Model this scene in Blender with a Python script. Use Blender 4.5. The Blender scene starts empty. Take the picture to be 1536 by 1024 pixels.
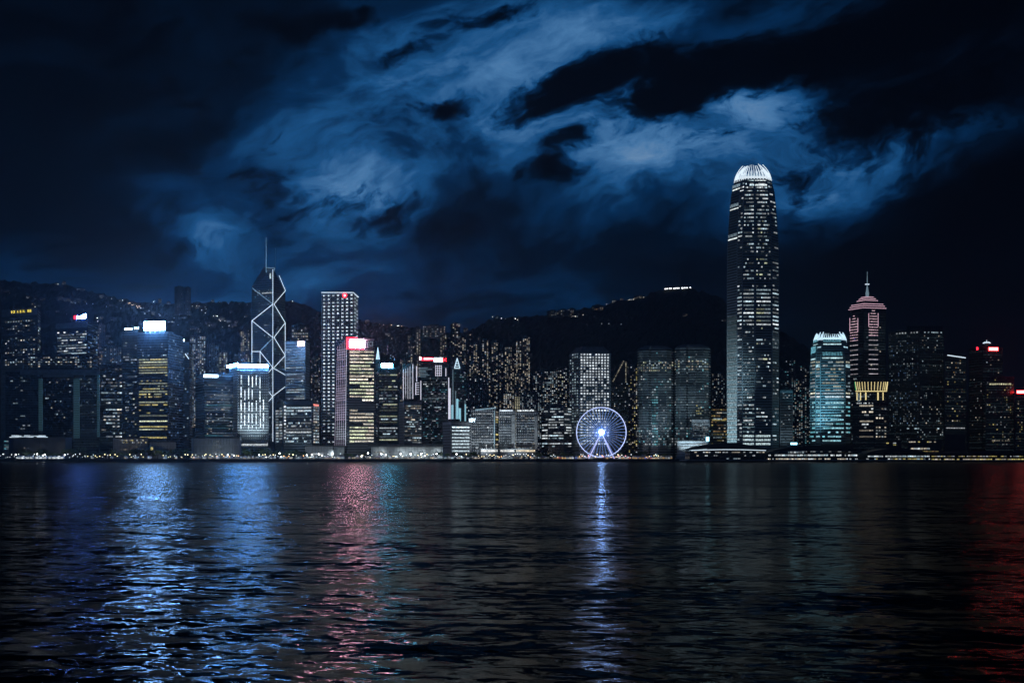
import bpy, bmesh, math, random
import numpy as np
from mathutils import Vector, Matrix
random.seed(7); np.random.seed(7)
S = bpy.context.scene
COL = S.collection
# ---- the photograph's geometry: horizon row, focal length in photo pixels, eye height
F, HY, CH, GZ = 1750.0, 684.5, 7.5, 4.0
def X(px, D): return (px - 768.0) / F * D
def Z(py, D): return CH + (HY - py) / F * D
R = random.random
def U(a, b): return a + (b - a) * R()

# ------------------------------------------------------------------ node helpers
class NT:
    def __init__(s, tree): s.t = tree; s.n = tree.nodes; s.l = tree.links
    def new(s, typ, **kw):
        n = s.n.new(typ)
        for k, v in kw.items(): setattr(n, k, v)
        return n
    def put(s, sock, v):
        if hasattr(v, 'is_output'): s.l.new(v, sock)
        else: sock.default_value = v
    def m(s, op, a, b=None, c=None, clamp=False):
        n = s.new('ShaderNodeMath', operation=op, use_clamp=clamp)
        s.put(n.inputs[0], a)
        if b is not None: s.put(n.inputs[1], b)
        if c is not None: s.put(n.inputs[2], c)
        return n.outputs[0]
    def add(s, *v):
        o = v[0]
        for q in v[1:]: o = s.m('ADD', o, q)
        return o
    def mul(s, *v):
        o = v[0]
        for q in v[1:]: o = s.m('MULTIPLY', o, q)
        return o
    def sub(s, a, b): return s.m('SUBTRACT', a, b)
    def rng(s, v, a, b, c=0.0, d=1.0, smooth=False):
        n = s.new('ShaderNodeMapRange'); n.clamp = True
        if smooth: n.interpolation_type = 'SMOOTHSTEP'
        s.put(n.inputs['Value'], v)
        for k, q in zip(('From Min', 'From Max', 'To Min', 'To Max'), (a, b, c, d)): n.inputs[k].default_value = q
        return n.outputs[0]
    def xyz(s, x, y, z):
        n = s.new('ShaderNodeCombineXYZ')
        for i, v in enumerate((x, y, z)): s.put(n.inputs[i], v)
        return n.outputs[0]
    def sep(s, v):
        n = s.new('ShaderNodeSeparateXYZ'); s.l.new(v, n.inputs[0]); return n.outputs
    def noise(s, vec, scale, detail=4, rough=.5, out=0, dist=0.0):
        n = s.new('ShaderNodeTexNoise'); s.put(n.inputs['Vector'], vec)
        n.inputs['Scale'].default_value = scale; n.inputs['Detail'].default_value = detail
        n.inputs['Roughness'].default_value = rough; n.inputs['Distortion'].default_value = dist
        return n.outputs[out]
    def ramp(s, v, stops):
        n = s.new('ShaderNodeValToRGB'); s.put(n.inputs[0], v)
        e = n.color_ramp.elements
        while len(e) < len(stops): e.new(.5)
        for q, (p, c) in zip(e, stops): q.position = p; q.color = (*c, 1)
        return n.outputs[0]
    def mix(s, f, a, b):
        n = s.new('ShaderNodeMix', data_type='RGBA'); s.put(n.inputs[0], f)
        for k, v in ((6, a), (7, b)):
            if hasattr(v, 'is_output'): s.l.new(v, n.inputs[k])
            else: n.inputs[k].default_value = (*v[:3], 1)
        return n.outputs[2]
    def vm(s, op, a, b):
        n = s.new('ShaderNodeVectorMath', operation=op)
        s.put(n.inputs[0], a); s.put(n.inputs[3 if op == 'SCALE' else 1], b)
        return n.outputs[0]

def new_mat(name):
    m = bpy.data.materials.new(name); m.use_nodes = True
    t = NT(m.node_tree); p = m.node_tree.nodes['Principled BSDF']
    return m, t, p

# ------------------------------------------------------------------ materials
def plain(name, col, rough=.7, metal=0.0, var=.35, scale=.15):
    m, t, p = new_mat(name)
    g = t.new('ShaderNodeNewGeometry').outputs['Position']
    n = t.noise(g, scale, 5, .6)
    c = t.mix(t.rng(n, .3, .7), [v * (1 - var) for v in col], [v * (1 + var) for v in col])
    t.l.new(c, p.inputs['Base Color'])
    p.inputs['Roughness'].default_value = rough; p.inputs['Metallic'].default_value = metal
    return m
def facade(name, pier, glass, bay, floor, tu, tv, rough=.6, grough=.25):
    """piers and spandrels laid out in metres over dark glazing"""
    m, t, p = new_mat(name)
    uv = t.new('ShaderNodeUVMap').outputs[0]
    o = t.sep(uv)
    a = t.m('LESS_THAN', t.m('FRACT', t.m('DIVIDE', o[0], bay)), tu)
    b = t.m('LESS_THAN', t.m('FRACT', t.m('DIVIDE', o[1], floor)), tv)
    k = t.m('MAXIMUM', a, b)
    n = t.noise(t.new('ShaderNodeNewGeometry').outputs['Position'], .07, 5, .65)
    pc = t.mix(t.rng(n, .3, .7), [v * .7 for v in pier], [v * 1.2 for v in pier])
    # each pane a slightly different tint
    cell = t.xyz(t.m('FLOOR', t.m('DIVIDE', o[0], bay)), t.m('FLOOR', t.m('DIVIDE', o[1], floor)), 0.0)
    wn = t.new('ShaderNodeTexWhiteNoise', noise_dimensions='3D'); t.l.new(cell, wn.inputs[0])
    gc = t.mix(wn.outputs[0], [v * .5 for v in glass], [v * 1.6 for v in glass])
    t.l.new(t.mix(k, gc, pc), p.inputs['Base Color'])
    t.l.new(t.m('ADD', t.mul(k, rough - grough), grough), p.inputs['Roughness'])
    return m
def emit(name, col, strength, nolamp=False):
    m, t, p = new_mat(name)
    p.inputs['Base Color'].default_value = (*[c * .6 for c in col], 1)
    p.inputs['Roughness'].default_value = .5
    p.inputs['Emission Color'].default_value = (*col, 1)
    p.inputs['Emission Strength'].default_value = strength
    if nolamp: m.cycles.emission_sampling = 'NONE'
    return m
def lit_window(name, mass):
    m, t, p = new_mat(name)
    if mass: c = t.new('ShaderNodeVertexColor', layer_name='lit').outputs[0]
    else: c = t.new('ShaderNodeObjectInfo').outputs['Color']
    g = t.new('ShaderNodeNewGeometry').outputs['Position']
    # blinds, partitions and desks behind the glass
    n = t.noise(g, .42, 3, .6); n2 = t.noise(t.vm('MULTIPLY', g, (1, 1, .2)), 1.3, 2, .6)
    f = t.mul(t.rng(n, .3, .68, .18, 1.35), t.rng(n2, .3, .7, .40, 1.35))
    p.inputs['Base Color'].default_value = (.02, .025, .03, 1); p.inputs['Roughness'].default_value = .3
    t.l.new(c, p.inputs['Emission Color']); t.l.new(f, p.inputs['Emission Strength'])
    m.cycles.emission_sampling = 'NONE'
    return m
M = {}
M['win'] = lit_window('lit_window', False)
M['winmass'] = lit_window('lit_window_mass', True)
M['dark'] = plain('dark_cladding', (.035, .042, .05), .5)
M['concrete'] = plain('pale_concrete', (.32, .34, .34), .8)
M['grey'] = plain('grey_concrete', (.16, .17, .18), .8)
M['steel'] = plain('painted_steel', (.35, .37, .4), .4, .5)
M['roofing'] = plain('roof_felt', (.06, .065, .07), .85)
M['bark'] = plain('bark', (.05, .04, .03), .9)
M['leaf'] = plain('foliage', (.035, .06, .03), .7, scale=.6)
M['canvas'] = plain('white_canvas', (.6, .62, .64), .7)
M['paving'] = plain('granite_paving', (.18, .18, .18), .7)
M['f_tower'] = facade('tower_facade', (.07, .085, .1), (.015, .022, .03), 3.0, 3.4, .3, .35)
M['f_glass'] = facade('curtain_wall_blue', (.09, .12, .15), (.03, .045, .06), 1.8, 4.0, .12, .22, .35, .18)
M['f_dark'] = facade('dark_curtain_wall', (.03, .035, .04), (.012, .016, .02), 2.4, 3.8, .2, .3, .4, .2)
M['f_grid'] = facade('pale_concrete_grid', (.42, .45, .47), (.03, .04, .05), 3.2, 3.6, .34, .36)
M['f_round'] = facade('steel_grid', (.3, .34, .36), (.03, .04, .05), 3.6, 4.2, .45, .45, .5)
M['f_band'] = facade('banded_facade', (.2, .22, .23), (.02, .028, .035), 400., 3.9, .002, .45)
M['f_conc'] = facade('ribbed_concrete', (.3, .32, .33), (.12, .13, .14), 2.2, 12., .7, .08, .85, .6)
M['f_silver'] = facade('silver_curtain_wall', (.5, .55, .58), (.1, .13, .15), 1.6, 4.1, .4, .3, .4, .22)
M['f_flats'] = facade('rendered_flats', (.07, .072, .075), (.015, .017, .02), 3.5, 3.0, .45, .4)

# ------------------------------------------------------------------ mesh builder
class MB:
    def __init__(s): s.v = []; s.f = []; s.mi = []; s.uv = []; s.c = []
    def face(s, pts, mi=0, uv=None, c=None):
        k = len(s.v); s.v += [tuple(p) for p in pts]; s.f.append(tuple(range(k, k + len(pts))))
        s.mi.append(mi); s.uv.append(uv or [(0, 0)] * len(pts)); s.c.append(c or (1, 1, 1))
    def box(s, c, d, mi=0, ang=0.0, col=None):
        ca, sa = math.cos(ang), math.sin(ang); q = []
        for dz in (-.5, .5):
            for dx, dy in ((-.5, -.5), (.5, -.5), (.5, .5), (-.5, .5)):
                x, y = dx * d[0], dy * d[1]
                q.append((c[0] + x * ca - y * sa, c[1] + x * sa + y * ca, c[2] + dz * d[2]))
        dims = ((0, 1, 5, 4, d[0], d[2]), (1, 2, 6, 5, d[1], d[2]), (2, 3, 7, 6, d[0], d[2]), (3, 0, 4, 7, d[1], d[2]), (4, 5, 6, 7, d[0], d[1]), (3, 2, 1, 0, d[0], d[1]))
        for a, b, e, g, w, h in dims: s.face([q[a], q[b], q[e], q[g]], mi, [(0, 0), (w, 0), (w, h), (0, h)], col)
    def prism(s, rings, mi=0, cap=True, mi_cap=None):
        """rings: list of lists of (x,y,z); the sides carry uv in metres"""
        n = len(rings[0])
        for a, b in zip(rings[:-1], rings[1:]):
            u = 0.0
            for i in range(n):
                j = (i + 1) % n
                L = math.dist(a[i][:2], a[j][:2])
                s.face([a[i], a[j], b[j], b[i]], mi, [(u, a[i][2]), (u + L, a[j][2]), (u + L, b[j][2]), (u, b[i][2])])
                u += L
        if cap: s.face(list(rings[-1]), mi if mi_cap is None else mi_cap); s.face(list(rings[0])[::-1], mi)
    def bar(s, p, q, r, mi=0, n=6, r2=None, cap=True):
        p, q = Vector(p), Vector(q); d = (q - p).normalized(); r2 = r if r2 is None else r2
        a = d.orthogonal().normalized(); b = d.cross(a)
        A = [p + (a * math.cos(t) + b * math.sin(t)) * r for t in [2 * math.pi * i / n for i in range(n)]]
        B = [q + (a * math.cos(t) + b * math.sin(t)) * r2 for t in [2 * math.pi * i / n for i in range(n)]]
        for i in range(n): s.face([A[i], A[(i + 1) % n], B[(i + 1) % n], B[i]], mi)
        if cap: s.face(A[::-1], mi); s.face(B, mi)
    def ball(s, c, r, mi=0, n=8, m=5, col=None, sz=1.0):
        P = lambda i, j: (c[0] + r * math.sin(math.pi * j / m) * math.cos(2 * math.pi * i / n), c[1] + r * math.sin(math.pi * j / m) * math.sin(2 * math.pi * i / n), c[2] + r * sz * math.cos(math.pi * j / m))
        for j in range(m):
            for i in range(n):
                q = [P(i, j), P(i, j + 1), P(i + 1, j + 1), P(i + 1, j)]
                if j == 0: q = q[:3]
                elif j == m - 1: q = [q[0], q[1], q[3]]
                s.face(q, mi, None, col)
    def mesh(s, name, mats):
        me = bpy.data.meshes.new(name); me.from_pydata(s.v, [], s.f)
        for m in mats: me.materials.append(M[m] if isinstance(m, str) else m)
        me.polygons.foreach_set('material_index', s.mi)
        uv = me.uv_layers.new(name='UVMap'); uv.data.foreach_set('uv', [q for f in s.uv for p in f for q in p])
        if any(c != (1, 1, 1) for c in s.c):
            at = me.color_attributes.new('lit', 'FLOAT_COLOR', 'CORNER')
            at.data.foreach_set('color', [q for f, c in zip(s.f, s.c) for _ in f for q in (*c, 1.0)])
        me.validate(); me.update()
        return me
    def build(s, name, mats, parent=None, origin=(0, 0, 0)):
        """link as one object; the builder works in world metres, origin is the thing's base"""
        o = bpy.data.objects.new(name, None if not s.f else s.mesh(name, mats if isinstance(mats, (list, tuple)) else [mats]))
        if any(origin): o.data.transform(Matrix.Translation(-Vector(origin)))
        COL.objects.link(o)
        if parent is not None: o.parent = parent
        else: o.location = origin
        return o
def tag(o, label=None, cat=None, group=None, kind=None):
    if label: o['label'] = label
    if cat: o['category'] = cat
    if group: o['group'] = group
    if kind: o['kind'] = kind
    return o
def empty(name, loc, label, cat, group=None):
    o = bpy.data.objects.new(name, None); COL.objects.link(o); o.location = loc
    return tag(o, label, cat, group)
def weld(o, smooth=True):
    bm = bmesh.new(); bm.from_mesh(o.data); bmesh.ops.remove_doubles(bm, verts=bm.verts, dist=1e-4)
    for f in bm.faces: f.smooth = smooth
    bm.to_mesh(o.data); bm.free()

# one pane, shared by every window object: a shallow box proud of the wall
_w = MB(); _w.box((0, 0, 0), (1, 1, 1)); WIN = _w.mesh('window', ['win'])

CW, WH, WW, YE, YG = (.66, .88, 1.0), (.86, .95, 1.0), (1.0, .88, .70), (.95, .80, .28), (.86, .92, .62)
TE, PK, AM, BL = (.22, .68, .80), (1.0, .55, .68), (1.0, .62, .25), (.3, .55, 1.0)
MIXW = [CW, CW, CW, WH, WH, WH, WW]
MIXR = [WW, WW, (1, .8, .55), WH, CW]

class Bld:
    """A building from the corners its front shows, (photo column, distance), left to right."""
    def __init__(s, name, label, cat, front, top, mat='f_dark', prof=None, depth=38, back=None, group=None, base=GZ, roof=True, plant=True):
        s.pts = [Vector((X(px, D), D)) for px, D in front]; s.n = len(front)
        mid = (s.pts[0] + s.pts[-1]) / 2; r = mid.normalized()
        if back is not None: bk = [Vector((X(px, D), D)) for px, D in back]
        elif s.n == 3: bk = [s.pts[0] + s.pts[2] - s.pts[1]]
        else: bk = [s.pts[-1] + r * depth, s.pts[0] + r * depth]
        s.poly = s.pts + bk
        s.c = sum(s.poly, Vector((0, 0))) / len(s.poly)
        s.D = min(p.y for p in s.pts); s.base = base; s.top = Z(top, s.D)
        s.o = Vector((s.c.x, s.c.y, base)); s.root = empty(name, s.o, label, cat, group)
        pr = prof or [(None, 1.0), (top, 1.0)]
        s.prof = [(base if y is None else Z(y, s.D), k) for y, k in pr]
        b = MB(); rings = [[(*(s.c + (p - s.c) * k), z) for p in s.poly] for z, k in s.prof]
        b.prism(rings); s.wall = b.build('wall', mat, s.root, s.o)
        k = s.prof[-1][1]
        if roof:
            b = MB(); P = [s.c + (p - s.c) * k * 1.012 for p in s.poly]
            b.prism([[(*p, s.top - .2) for p in P], [(*p, s.top + 1.3) for p in P]]); b.build('roof', 'roofing', s.root, s.o)
        if plant:
            b = MB(); e = (s.pts[-1] - s.pts[0]); a = math.atan2(e.y, e.x); w = e.length * k
            for q in range(3):
                b.box((s.c.x + U(-.2, .2) * w, s.c.y + U(-4, 4), s.top + 1.3 + 1.6), (w * U(.12, .3), 8, 3.2), 0, a)
            b.build('plant_room', 'dark', s.root, s.o)
            if R() < .6: b = MB(); x0, y0 = s.c.x + U(-.25, .25) * w, s.c.y; b.bar((x0, y0, s.top), (x0, y0, s.top + U(9, 17)), .35, 0, 5, .12); b.build('mast', 'steel', s.root, s.o)
            b = MB()
            b.box((s.c.x + U(-.35, .35) * w, s.c.y + U(-6, 0), s.top + 1.3 + .9), (w * .08 + 1.5, 4, 1.8), 0, a)
            b.build('cooling_unit', 'grey', s.root, s.o)
        s.w = []; s.amb = 1.0 if top < 640 else 0
    def k(s, z):
        for (za, ka), (zb, kb) in zip(s.prof[:-1], s.prof[1:]):
            if z <= zb: return ka + (kb - ka) * max(0, (z - za)) / max(zb - za, 1e-6)
        return s.prof[-1][1]
    def at(s, i, px, z):
        """the point of front face i that the column px meets"""
        k = s.k(z); P = s.c + (s.pts[i] - s.c) * k; Q = s.c + (s.pts[i + 1] - s.c) * k; q = (px - 768) / F; d = Q - P
        t = (q * P.y - P.x) / (d.x - q * d.y)
        return P + d * t, d.normalized()
    def z(s, i, py): return Z(py, (s.pts[i].y + s.pts[i + 1].y) / 2)
    def win(s, i, xa, xb, ya, yb, col, th=.5):
        za, zb = s.z(i, yb), s.z(i, ya); zm = (za + zb) / 2
        p, e = s.at(i, xa, zm); q, e = s.at(i, xb, zm)
        s.w.append(((p + q) / 2, zm, math.atan2(e.y, e.x), (q - p).length, abs(zb - za), col, th))
    def grid(s, i, xa, xb, ya, yb, nx, ny, p=.8, fw=.6, fh=.5, cols=MIXW, b=(.2, 1.0), run=False, rowp=1.0, pw=2.0, gate=None):
        cw, rh = (xb - xa) / nx, (yb - ya) / ny
        for r in range(ny):
            y0 = ya + (r + .5 - fh / 2) * rh; y1 = y0 + fh * rh
            if R() > rowp: continue
            if gate and not gate((y0 + y1) / 2): continue
            rb = U(.55, 1.2); rc = random.choice(cols); j = 0; pr = min(.98, p * random.choice((.3, .65, 1, 1.2, 1.5) if p < .9 else (1,)))
            while j < nx:
                if R() > pr: j += 1; continue
                n = 1
                if run:
                    while j + n < nx and R() < pr: n += 1
                g = (b[0] + (b[1] - b[0]) * R() ** pw) * rb
                c = rc if run and R() < .7 else random.choice(cols)
                x0 = xa + (j + .5 - fw / 2) * cw; x1 = xa + (j + n - 1 + .5 + fw / 2) * cw
                s.win(i, x0, x1, y0, y1, tuple(v * g for v in c)); j += n
    def bands(s, g=1.0, col=(.5, .8, .92), step=4.1):
        """the faint night lighting left on behind each floor's glass"""
        for i in range(s.n - 1):
            P, Q = s.pts[i], s.pts[i + 1]; xa, xb = sorted((768 + F * P.x / P.y, 768 + F * Q.x / Q.y))
            if xb - xa < 4: continue
            y = HY - (s.top - CH) / s.D * F + 5
            while y < 674:
                k = s.k(s.z(i, y)); c = (xa + xb) / 2; cx = 768 + F * s.c.x / s.c.y
                a_, b_ = cx + (xa - cx) * k + .5, cx + (xb - cx) * k - .5
                f = g * (.25 + 1.5 * R() ** 2.2) * (.55 if i == 0 and s.n > 2 else 1)
                if b_ - a_ > 2: s.win(i, a_, b_, y, y + step * .5, tuple(v * f * .016 for v in col), .3)
                y += step
    def done(s, cap=100, amb=None, gain=1.2):
        s.w = [(*q[:5], tuple(v * gain for v in q[5]), q[6]) for q in s.w]
        if amb is None: amb = s.amb
        if amb: s.bands(amb)
        s.w.sort(key=lambda q: -q[3] * q[4])
        for p, z, a, w, h, c, th in s.w[:cap]:
            o = bpy.data.objects.new('window', WIN); COL.objects.link(o); o.parent = s.root
            o.location = (p.x - s.o.x, p.y - s.o.y, z - s.o.z); o.rotation_euler = (0, 0, a); o.scale = (w, th, h); o.color = (*c, 1)
        if len(s.w) > cap:
            b = MB()
            for p, z, a, w, h, c, th in s.w[cap:]: b.box((p.x, p.y, z), (w, th, h), 0, a, c)
            tag(b.build('window', 'winmass', s.root, s.o), kind='stuff')
        return s
    def panel(s, name, i, xa, xb, ya, yb, mat, out=.6, th=1.0):
        """a slab hung proud of front face i"""
        za, zb = s.z(i, yb), s.z(i, ya); zm = (za + zb) / 2
        p, e = s.at(i, xa, zm); q, _ = s.at(i, xb, zm); n = Vector((e.y, -e.x))
        m = (p + q) / 2 + n * out
        b = MB(); b.box((m.x, m.y, zm), ((q - p).length, th, zb - za), 0, math.atan2(e.y, e.x))
        return b.build(name, mat, s.root, s.o)
    def strip(s, name, pts, mat, r=.5):
        b = MB()
        for p, q in zip(pts[:-1], pts[1:]): b.bar(p, q, r)
        return b.build(name, mat, s.root, s.o)
    def p3(s, i, px, py, out=.4):
        z = s.z(i, py); p, e = s.at(i, px, z); n = Vector((e.y, -e.x)); p = p + n * out
        return Vector((p.x, p.y, Z(py, p.y)))
    def mast(s, name, px, y0, y1, mat='steel', r=.5, D=None):
        D = D or s.c.y; b = MB(); b.bar((X(px, D), D, Z(y0, D)), (X(px, D), D, Z(y1, D)), r, 0, 6, r * .4)
        return b.build(name, mat, s.root, s.o)
    def letters(s, text, i, xa, xb, ya, yb, mat, out=1.3):
        n = len(text); dp = bpy.context.evaluated_depsgraph_get()
        for j, ch in enumerate(text):
            if ch == ' ': continue
            cu = bpy.data.curves.new('letter', 'FONT'); cu.body = ch; cu.extrude = .15; cu.size = 1
            o = bpy.data.objects.new('letter', cu); COL.objects.link(o); bpy.context.view_layer.update()
            me = bpy.data.meshes.new_from_object(o.evaluated_get(bpy.context.evaluated_depsgraph_get())); bpy.data.objects.remove(o)
            me.materials.clear(); me.materials.append(M[mat])
            xs = [v.co.x for v in me.vertices]; ys = [v.co.y for v in me.vertices]; w, h = max(xs) - min(xs), .72
            for v in me.vertices: v.co.x = (v.co.x - min(xs)) / w; v.co.y = v.co.y / h
            x0 = xa + (xb - xa) * (j + .08) / n; x1 = x0 + (xb - xa) / n * (.84 if w > .2 else .4)
            za, zb = s.z(i, yb), s.z(i, ya); p, e = s.at(i, x0, za); q, _ = s.at(i, x1, za); m = p + Vector((e.y, -e.x)) * out
            o = bpy.data.objects.new('letter', me); COL.objects.link(o); o.parent = s.root
            o.location = (m.x - s.o.x, m.y - s.o.y, za - s.o.z); o.rotation_euler = (math.radians(90), 0, math.atan2(e.y, e.x)); o.scale = ((q - p).length, zb - za, 1)
def lamp(kind, loc, power, col, radius=1.0, aim=None, angle=60, name='floodlight'):
    L = bpy.data.lights.new(name, kind); L.energy = power; L.color = col
    L.shadow_soft_size = radius
    o = bpy.data.objects.new(name, L); COL.objects.link(o); o.location = loc
    if kind == 'SPOT':
        L.spot_size = math.radians(angle); L.spot_blend = .8
        o.rotation_euler = (Vector(aim) - Vector(loc)).to_track_quat('-Z', 'Y').to_euler()
    return o
# ------------------------------------------------------------------ sky
W = bpy.data.worlds.new('World'); S.world = W; W.use_nodes = True
t = NT(W.node_tree); bg = W.node_tree.nodes['Background']
d = t.new('ShaderNodeTexCoord').outputs['Generated']
dx, dy, dz = t.sep(d)
az = t.m('ARCTAN2', dx, dy); hl = t.m('SQRT', t.add(t.mul(dx, dx), t.mul(dy, dy)))
el = t.m('DIVIDE', dz, t.m('MAXIMUM', hl, 1e-4))
wv = t.noise(t.vm('MULTIPLY', d, (1, 1, 1.9)), 4.2, 4, .55, 1)
wv = t.vm('SUBTRACT', wv, (.5, .5, .5))
wx, wy, wz = t.sep(wv)
az = t.add(az, t.mul(wx, .15)); el = t.add(el, t.mul(wy, .11))
def blob(cx, cy, rx, ry, rot, amp):
    a0 = math.atan((cx - 768) / F); e0 = (HY - cy) / F * math.cos(a0)
    c, s_ = math.cos(math.radians(rot)), math.sin(math.radians(rot))
    u = t.sub(az, a0); v = t.sub(el, e0)
    p = t.m('DIVIDE', t.add(t.mul(u, c), t.mul(v, s_)), rx / F); q = t.m('DIVIDE', t.sub(t.mul(v, c), t.mul(u, s_)), ry / F)
    g = t.m('EXPONENT', t.mul(t.add(t.mul(p, p), t.mul(q, q)), -1.0))
    return t.mul(g, amp)
# rot > 0: rises to the right
BR = [(1075, 206, 185, 78, 5, .47), (930, 190, 250, 100, 14, .34), (640, 130, 270, 150, 20, .19), (800, 120, 180, 120, 10, .12), (535, 292, 85, 40, -10, .56), (265, 325, 120, 34, -28, .17), (330, 350, 60, 20, -10, .14), (240, 270, 60, 24, 40, .12), (430, 235, 170, 80, 30, .14), (560, 230, 200, 90, 0, .10),
      (1390, 214, 140, 30, 12, .52), (1235, 255, 120, 60, 10, .26), (960, 300, 200, 40, 10, .10), (300, 425, 460, 100, 0, .17), (580, 455, 200, 45, 0, .05), (1180, 150, 60, 40, 10, .16), (1000, 70, 60, 30, 40, .12), (860, 60, 100, 30, 10, .12), (1250, 300, 60, 60, 30, .06),
      (1560, 420, 330, 330, 0, -.22), (-40, 0, 330, 320, 0, -.12), (700, 335, 170, 50, 10, -.10), (1000, 380, 300, 70, 0, -.08), (1300, 470, 350, 120, 0, -.12), (60, 250, 120, 200, 0, -.06)]
DK = [(1280, 58, 370, 55, 8, 1.1), (890, 122, 95, 30, 22, 1.0), (1005, 152, 85, 24, 20, .95), (1370, 155, 200, 50, 12, .9), (684, 166, 46, 20, 10, .66), (856, 228, 46, 16, 22, .85), (822, 270, 60, 16, 5, .75), (640, 72, 70, 15, 10, .56),
      (575, 85, 50, 10, 0, .42), (745, 24, 90, 20, 15, .75), (520, 8, 150, 30, 5, .8), (1470, 290, 220, 70, 15, .9), (620, 330, 170, 34, -12, .55), (395, 300, 60, 50, -50, .45), (90, 100, 260, 160, 0, .7), (80, 330, 200, 60, -10, .6), (830, 180, 40, 14, 20, .5)]
ca, sa = math.cos(.24), math.sin(.24)
fv = t.xyz(t.add(t.mul(az, ca), t.mul(el, sa)), t.mul(t.sub(t.mul(el, ca), t.mul(az, sa)), 1.9), 3.7)
f1 = t.noise(fv, 5.2, 10, .62, dist=.35); f2 = t.noise(fv, 15.0, 9, .68, dist=.25); f3 = t.noise(fv, 48.0, 6, .7, dist=.2)
brt = 0.0
for q in BR: brt = t.add(brt, blob(*q))
lum = t.add(.27, t.mul(brt, t.add(t.rng(f1, .28, .70, .45, 1.30), t.mul(t.sub(f2, .5), 1.1))))
dark = 0.0
for q in DK: dark = t.add(dark, blob(*q))
lum = t.add(lum, t.mul(t.sub(f1, .5), .62), t.mul(t.sub(f2, .5), .34), t.mul(t.sub(f3, .5), .22))
cl = t.add(t.mul(dark, .95), t.mul(t.sub(f1, .5), -1.0), t.mul(t.sub(f2, .5), 1.7), t.mul(t.sub(f3, .5), 1.0))
cl = t.rng(cl, .19, .90, 0, 1, True)
lum = t.m('MAXIMUM', t.mul(lum, t.sub(1.0, t.mul(cl, .90))), 0.0)
back = t.rng(dy, -.35, .3)          # behind the viewer: an even dusk
lum = t.add(t.mul(lum, back), t.mul(t.sub(1.0, back), .34))
col = t.ramp(lum, [(0, (.0002, .0004, .0011)), (.12, (.0004, .0016, .0046)), (.25, (.0005, .0050, .0165)), (.42, (.0016, .023, .080)), (.60, (.010, .082, .235)), (.82, (.065, .195, .41)), (1, (.13, .26, .46))])
# the last of the daylight, sun well under the horizon
sky = t.new('ShaderNodeTexSky', sky_type='NISHITA'); sky.sun_disc = False
sky.sun_elevation = math.radians(-5); sky.sun_rotation = math.radians(25)
W.node_tree.links.new(t.vm('ADD', col, t.vm('SCALE', sky.outputs[0], .004)), bg.inputs[0])
bg.inputs[1].default_value = 1.0

city_fill = bpy.data.lights.new('city_fill', 'SUN'); city_fill.energy = .02; city_fill.angle = math.radians(.5); city_fill.color = (.7, .82, 1)  # added dim fill from the viewer's side, imitating far-shore city glow
so = bpy.data.objects.new('city_fill', city_fill); COL.objects.link(so); so.rotation_euler = (math.radians(58), 0, math.radians(-25))

# ------------------------------------------------------------------ camera
cam = bpy.data.cameras.new('camera'); cam.sensor_width = 36; cam.lens = F / 1536 * 36; cam.clip_end = 60000; cam.clip_start = .5
cam.shift_y = (HY - 512) / 1536
co = bpy.data.objects.new('camera', cam); COL.objects.link(co); co.location = (0, 0, CH); co.rotation_euler = (math.radians(90), 0, 0)
S.camera = co
S.view_settings.view_transform = 'Standard'; S.view_settings.look = 'None'; S.view_settings.exposure = 0; S.view_settings.gamma = 1
S.cycles.use_denoising = True; S.cycles.denoising_input_passes = 'RGB_ALBEDO_NORMAL'; S.cycles.max_bounces = 6; S.cycles.volume_bounces = 0
S.cycles.sample_clamp_indirect = 12; S.cycles.use_adaptive_sampling = False; S.cycles.blur_glossy = .2

# ------------------------------------------------------------------ water: wind ripples over a slow swell
m, t, p = new_mat('harbour_water'); M['water'] = m
g = t.new('ShaderNodeNewGeometry').outputs['Position']
gx, gy, gz = t.sep(g)
def slope(sx, sy, off, det, rough):
    v = t.xyz(t.add(t.mul(gx, sx), off), t.add(t.mul(gy, sy), t.mul(gx, .12 * sy)), off)
    q = t.sep(t.noise(v, 1.0, det, rough, 1, .8))
    return t.sub(q[0], .5), t.sub(q[1], .5)
a = slope(.50, 1.0, 3.1, 6, .70)          # wind waves, two metres down to hand-wide ripples
c_ = slope(.05, .13, 41.0, 2, .5)         # swell
e_ = slope(.010, .030, 77.0, 3, .55)      # gusts that roughen and calm the surface
gust = t.rng(e_[0], -.16, .16, .65, 1.3)
nx = t.mul(t.add(t.mul(a[0], 1.35), t.mul(c_[0], .16)), gust)
ny = t.add(t.mul(t.mul(a[1], 1.0), gust), t.mul(c_[1], .42))
n = t.xyz(nx, ny, 1.0); nn = t.new('ShaderNodeVectorMath', operation='NORMALIZE'); m.node_tree.links.new(n, nn.inputs[0])
m.node_tree.links.new(nn.outputs[0], p.inputs['Normal'])
p.inputs['Base Color'].default_value = (.0012, .0025, .004, 1); m.node_tree.links.new(t.rng(gy, 30, 420, .075, .19), p.inputs['Roughness']); p.inputs['Specular IOR Level'].default_value = .04; p.inputs['IOR'].default_value = 1.33
df = t.new('ShaderNodeBsdfDiffuse'); df.inputs[0].default_value = (.0012, .0022, .0035, 1); mx = t.new('ShaderNodeMixShader'); mx.inputs[0].default_value = .52
t.l.new(p.outputs[0], mx.inputs[1]); t.l.new(df.outputs[0], mx.inputs[2]); t.l.new(mx.outputs[0], m.node_tree.nodes['Material Output'].inputs[0])
b = MB(); b.face([(-9000, -300, 0), (9000, -300, 0), (9000, 1655, 0), (-9000, 1655, 0)])
tag(b.build('water', 'water'), kind='structure')

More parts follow.
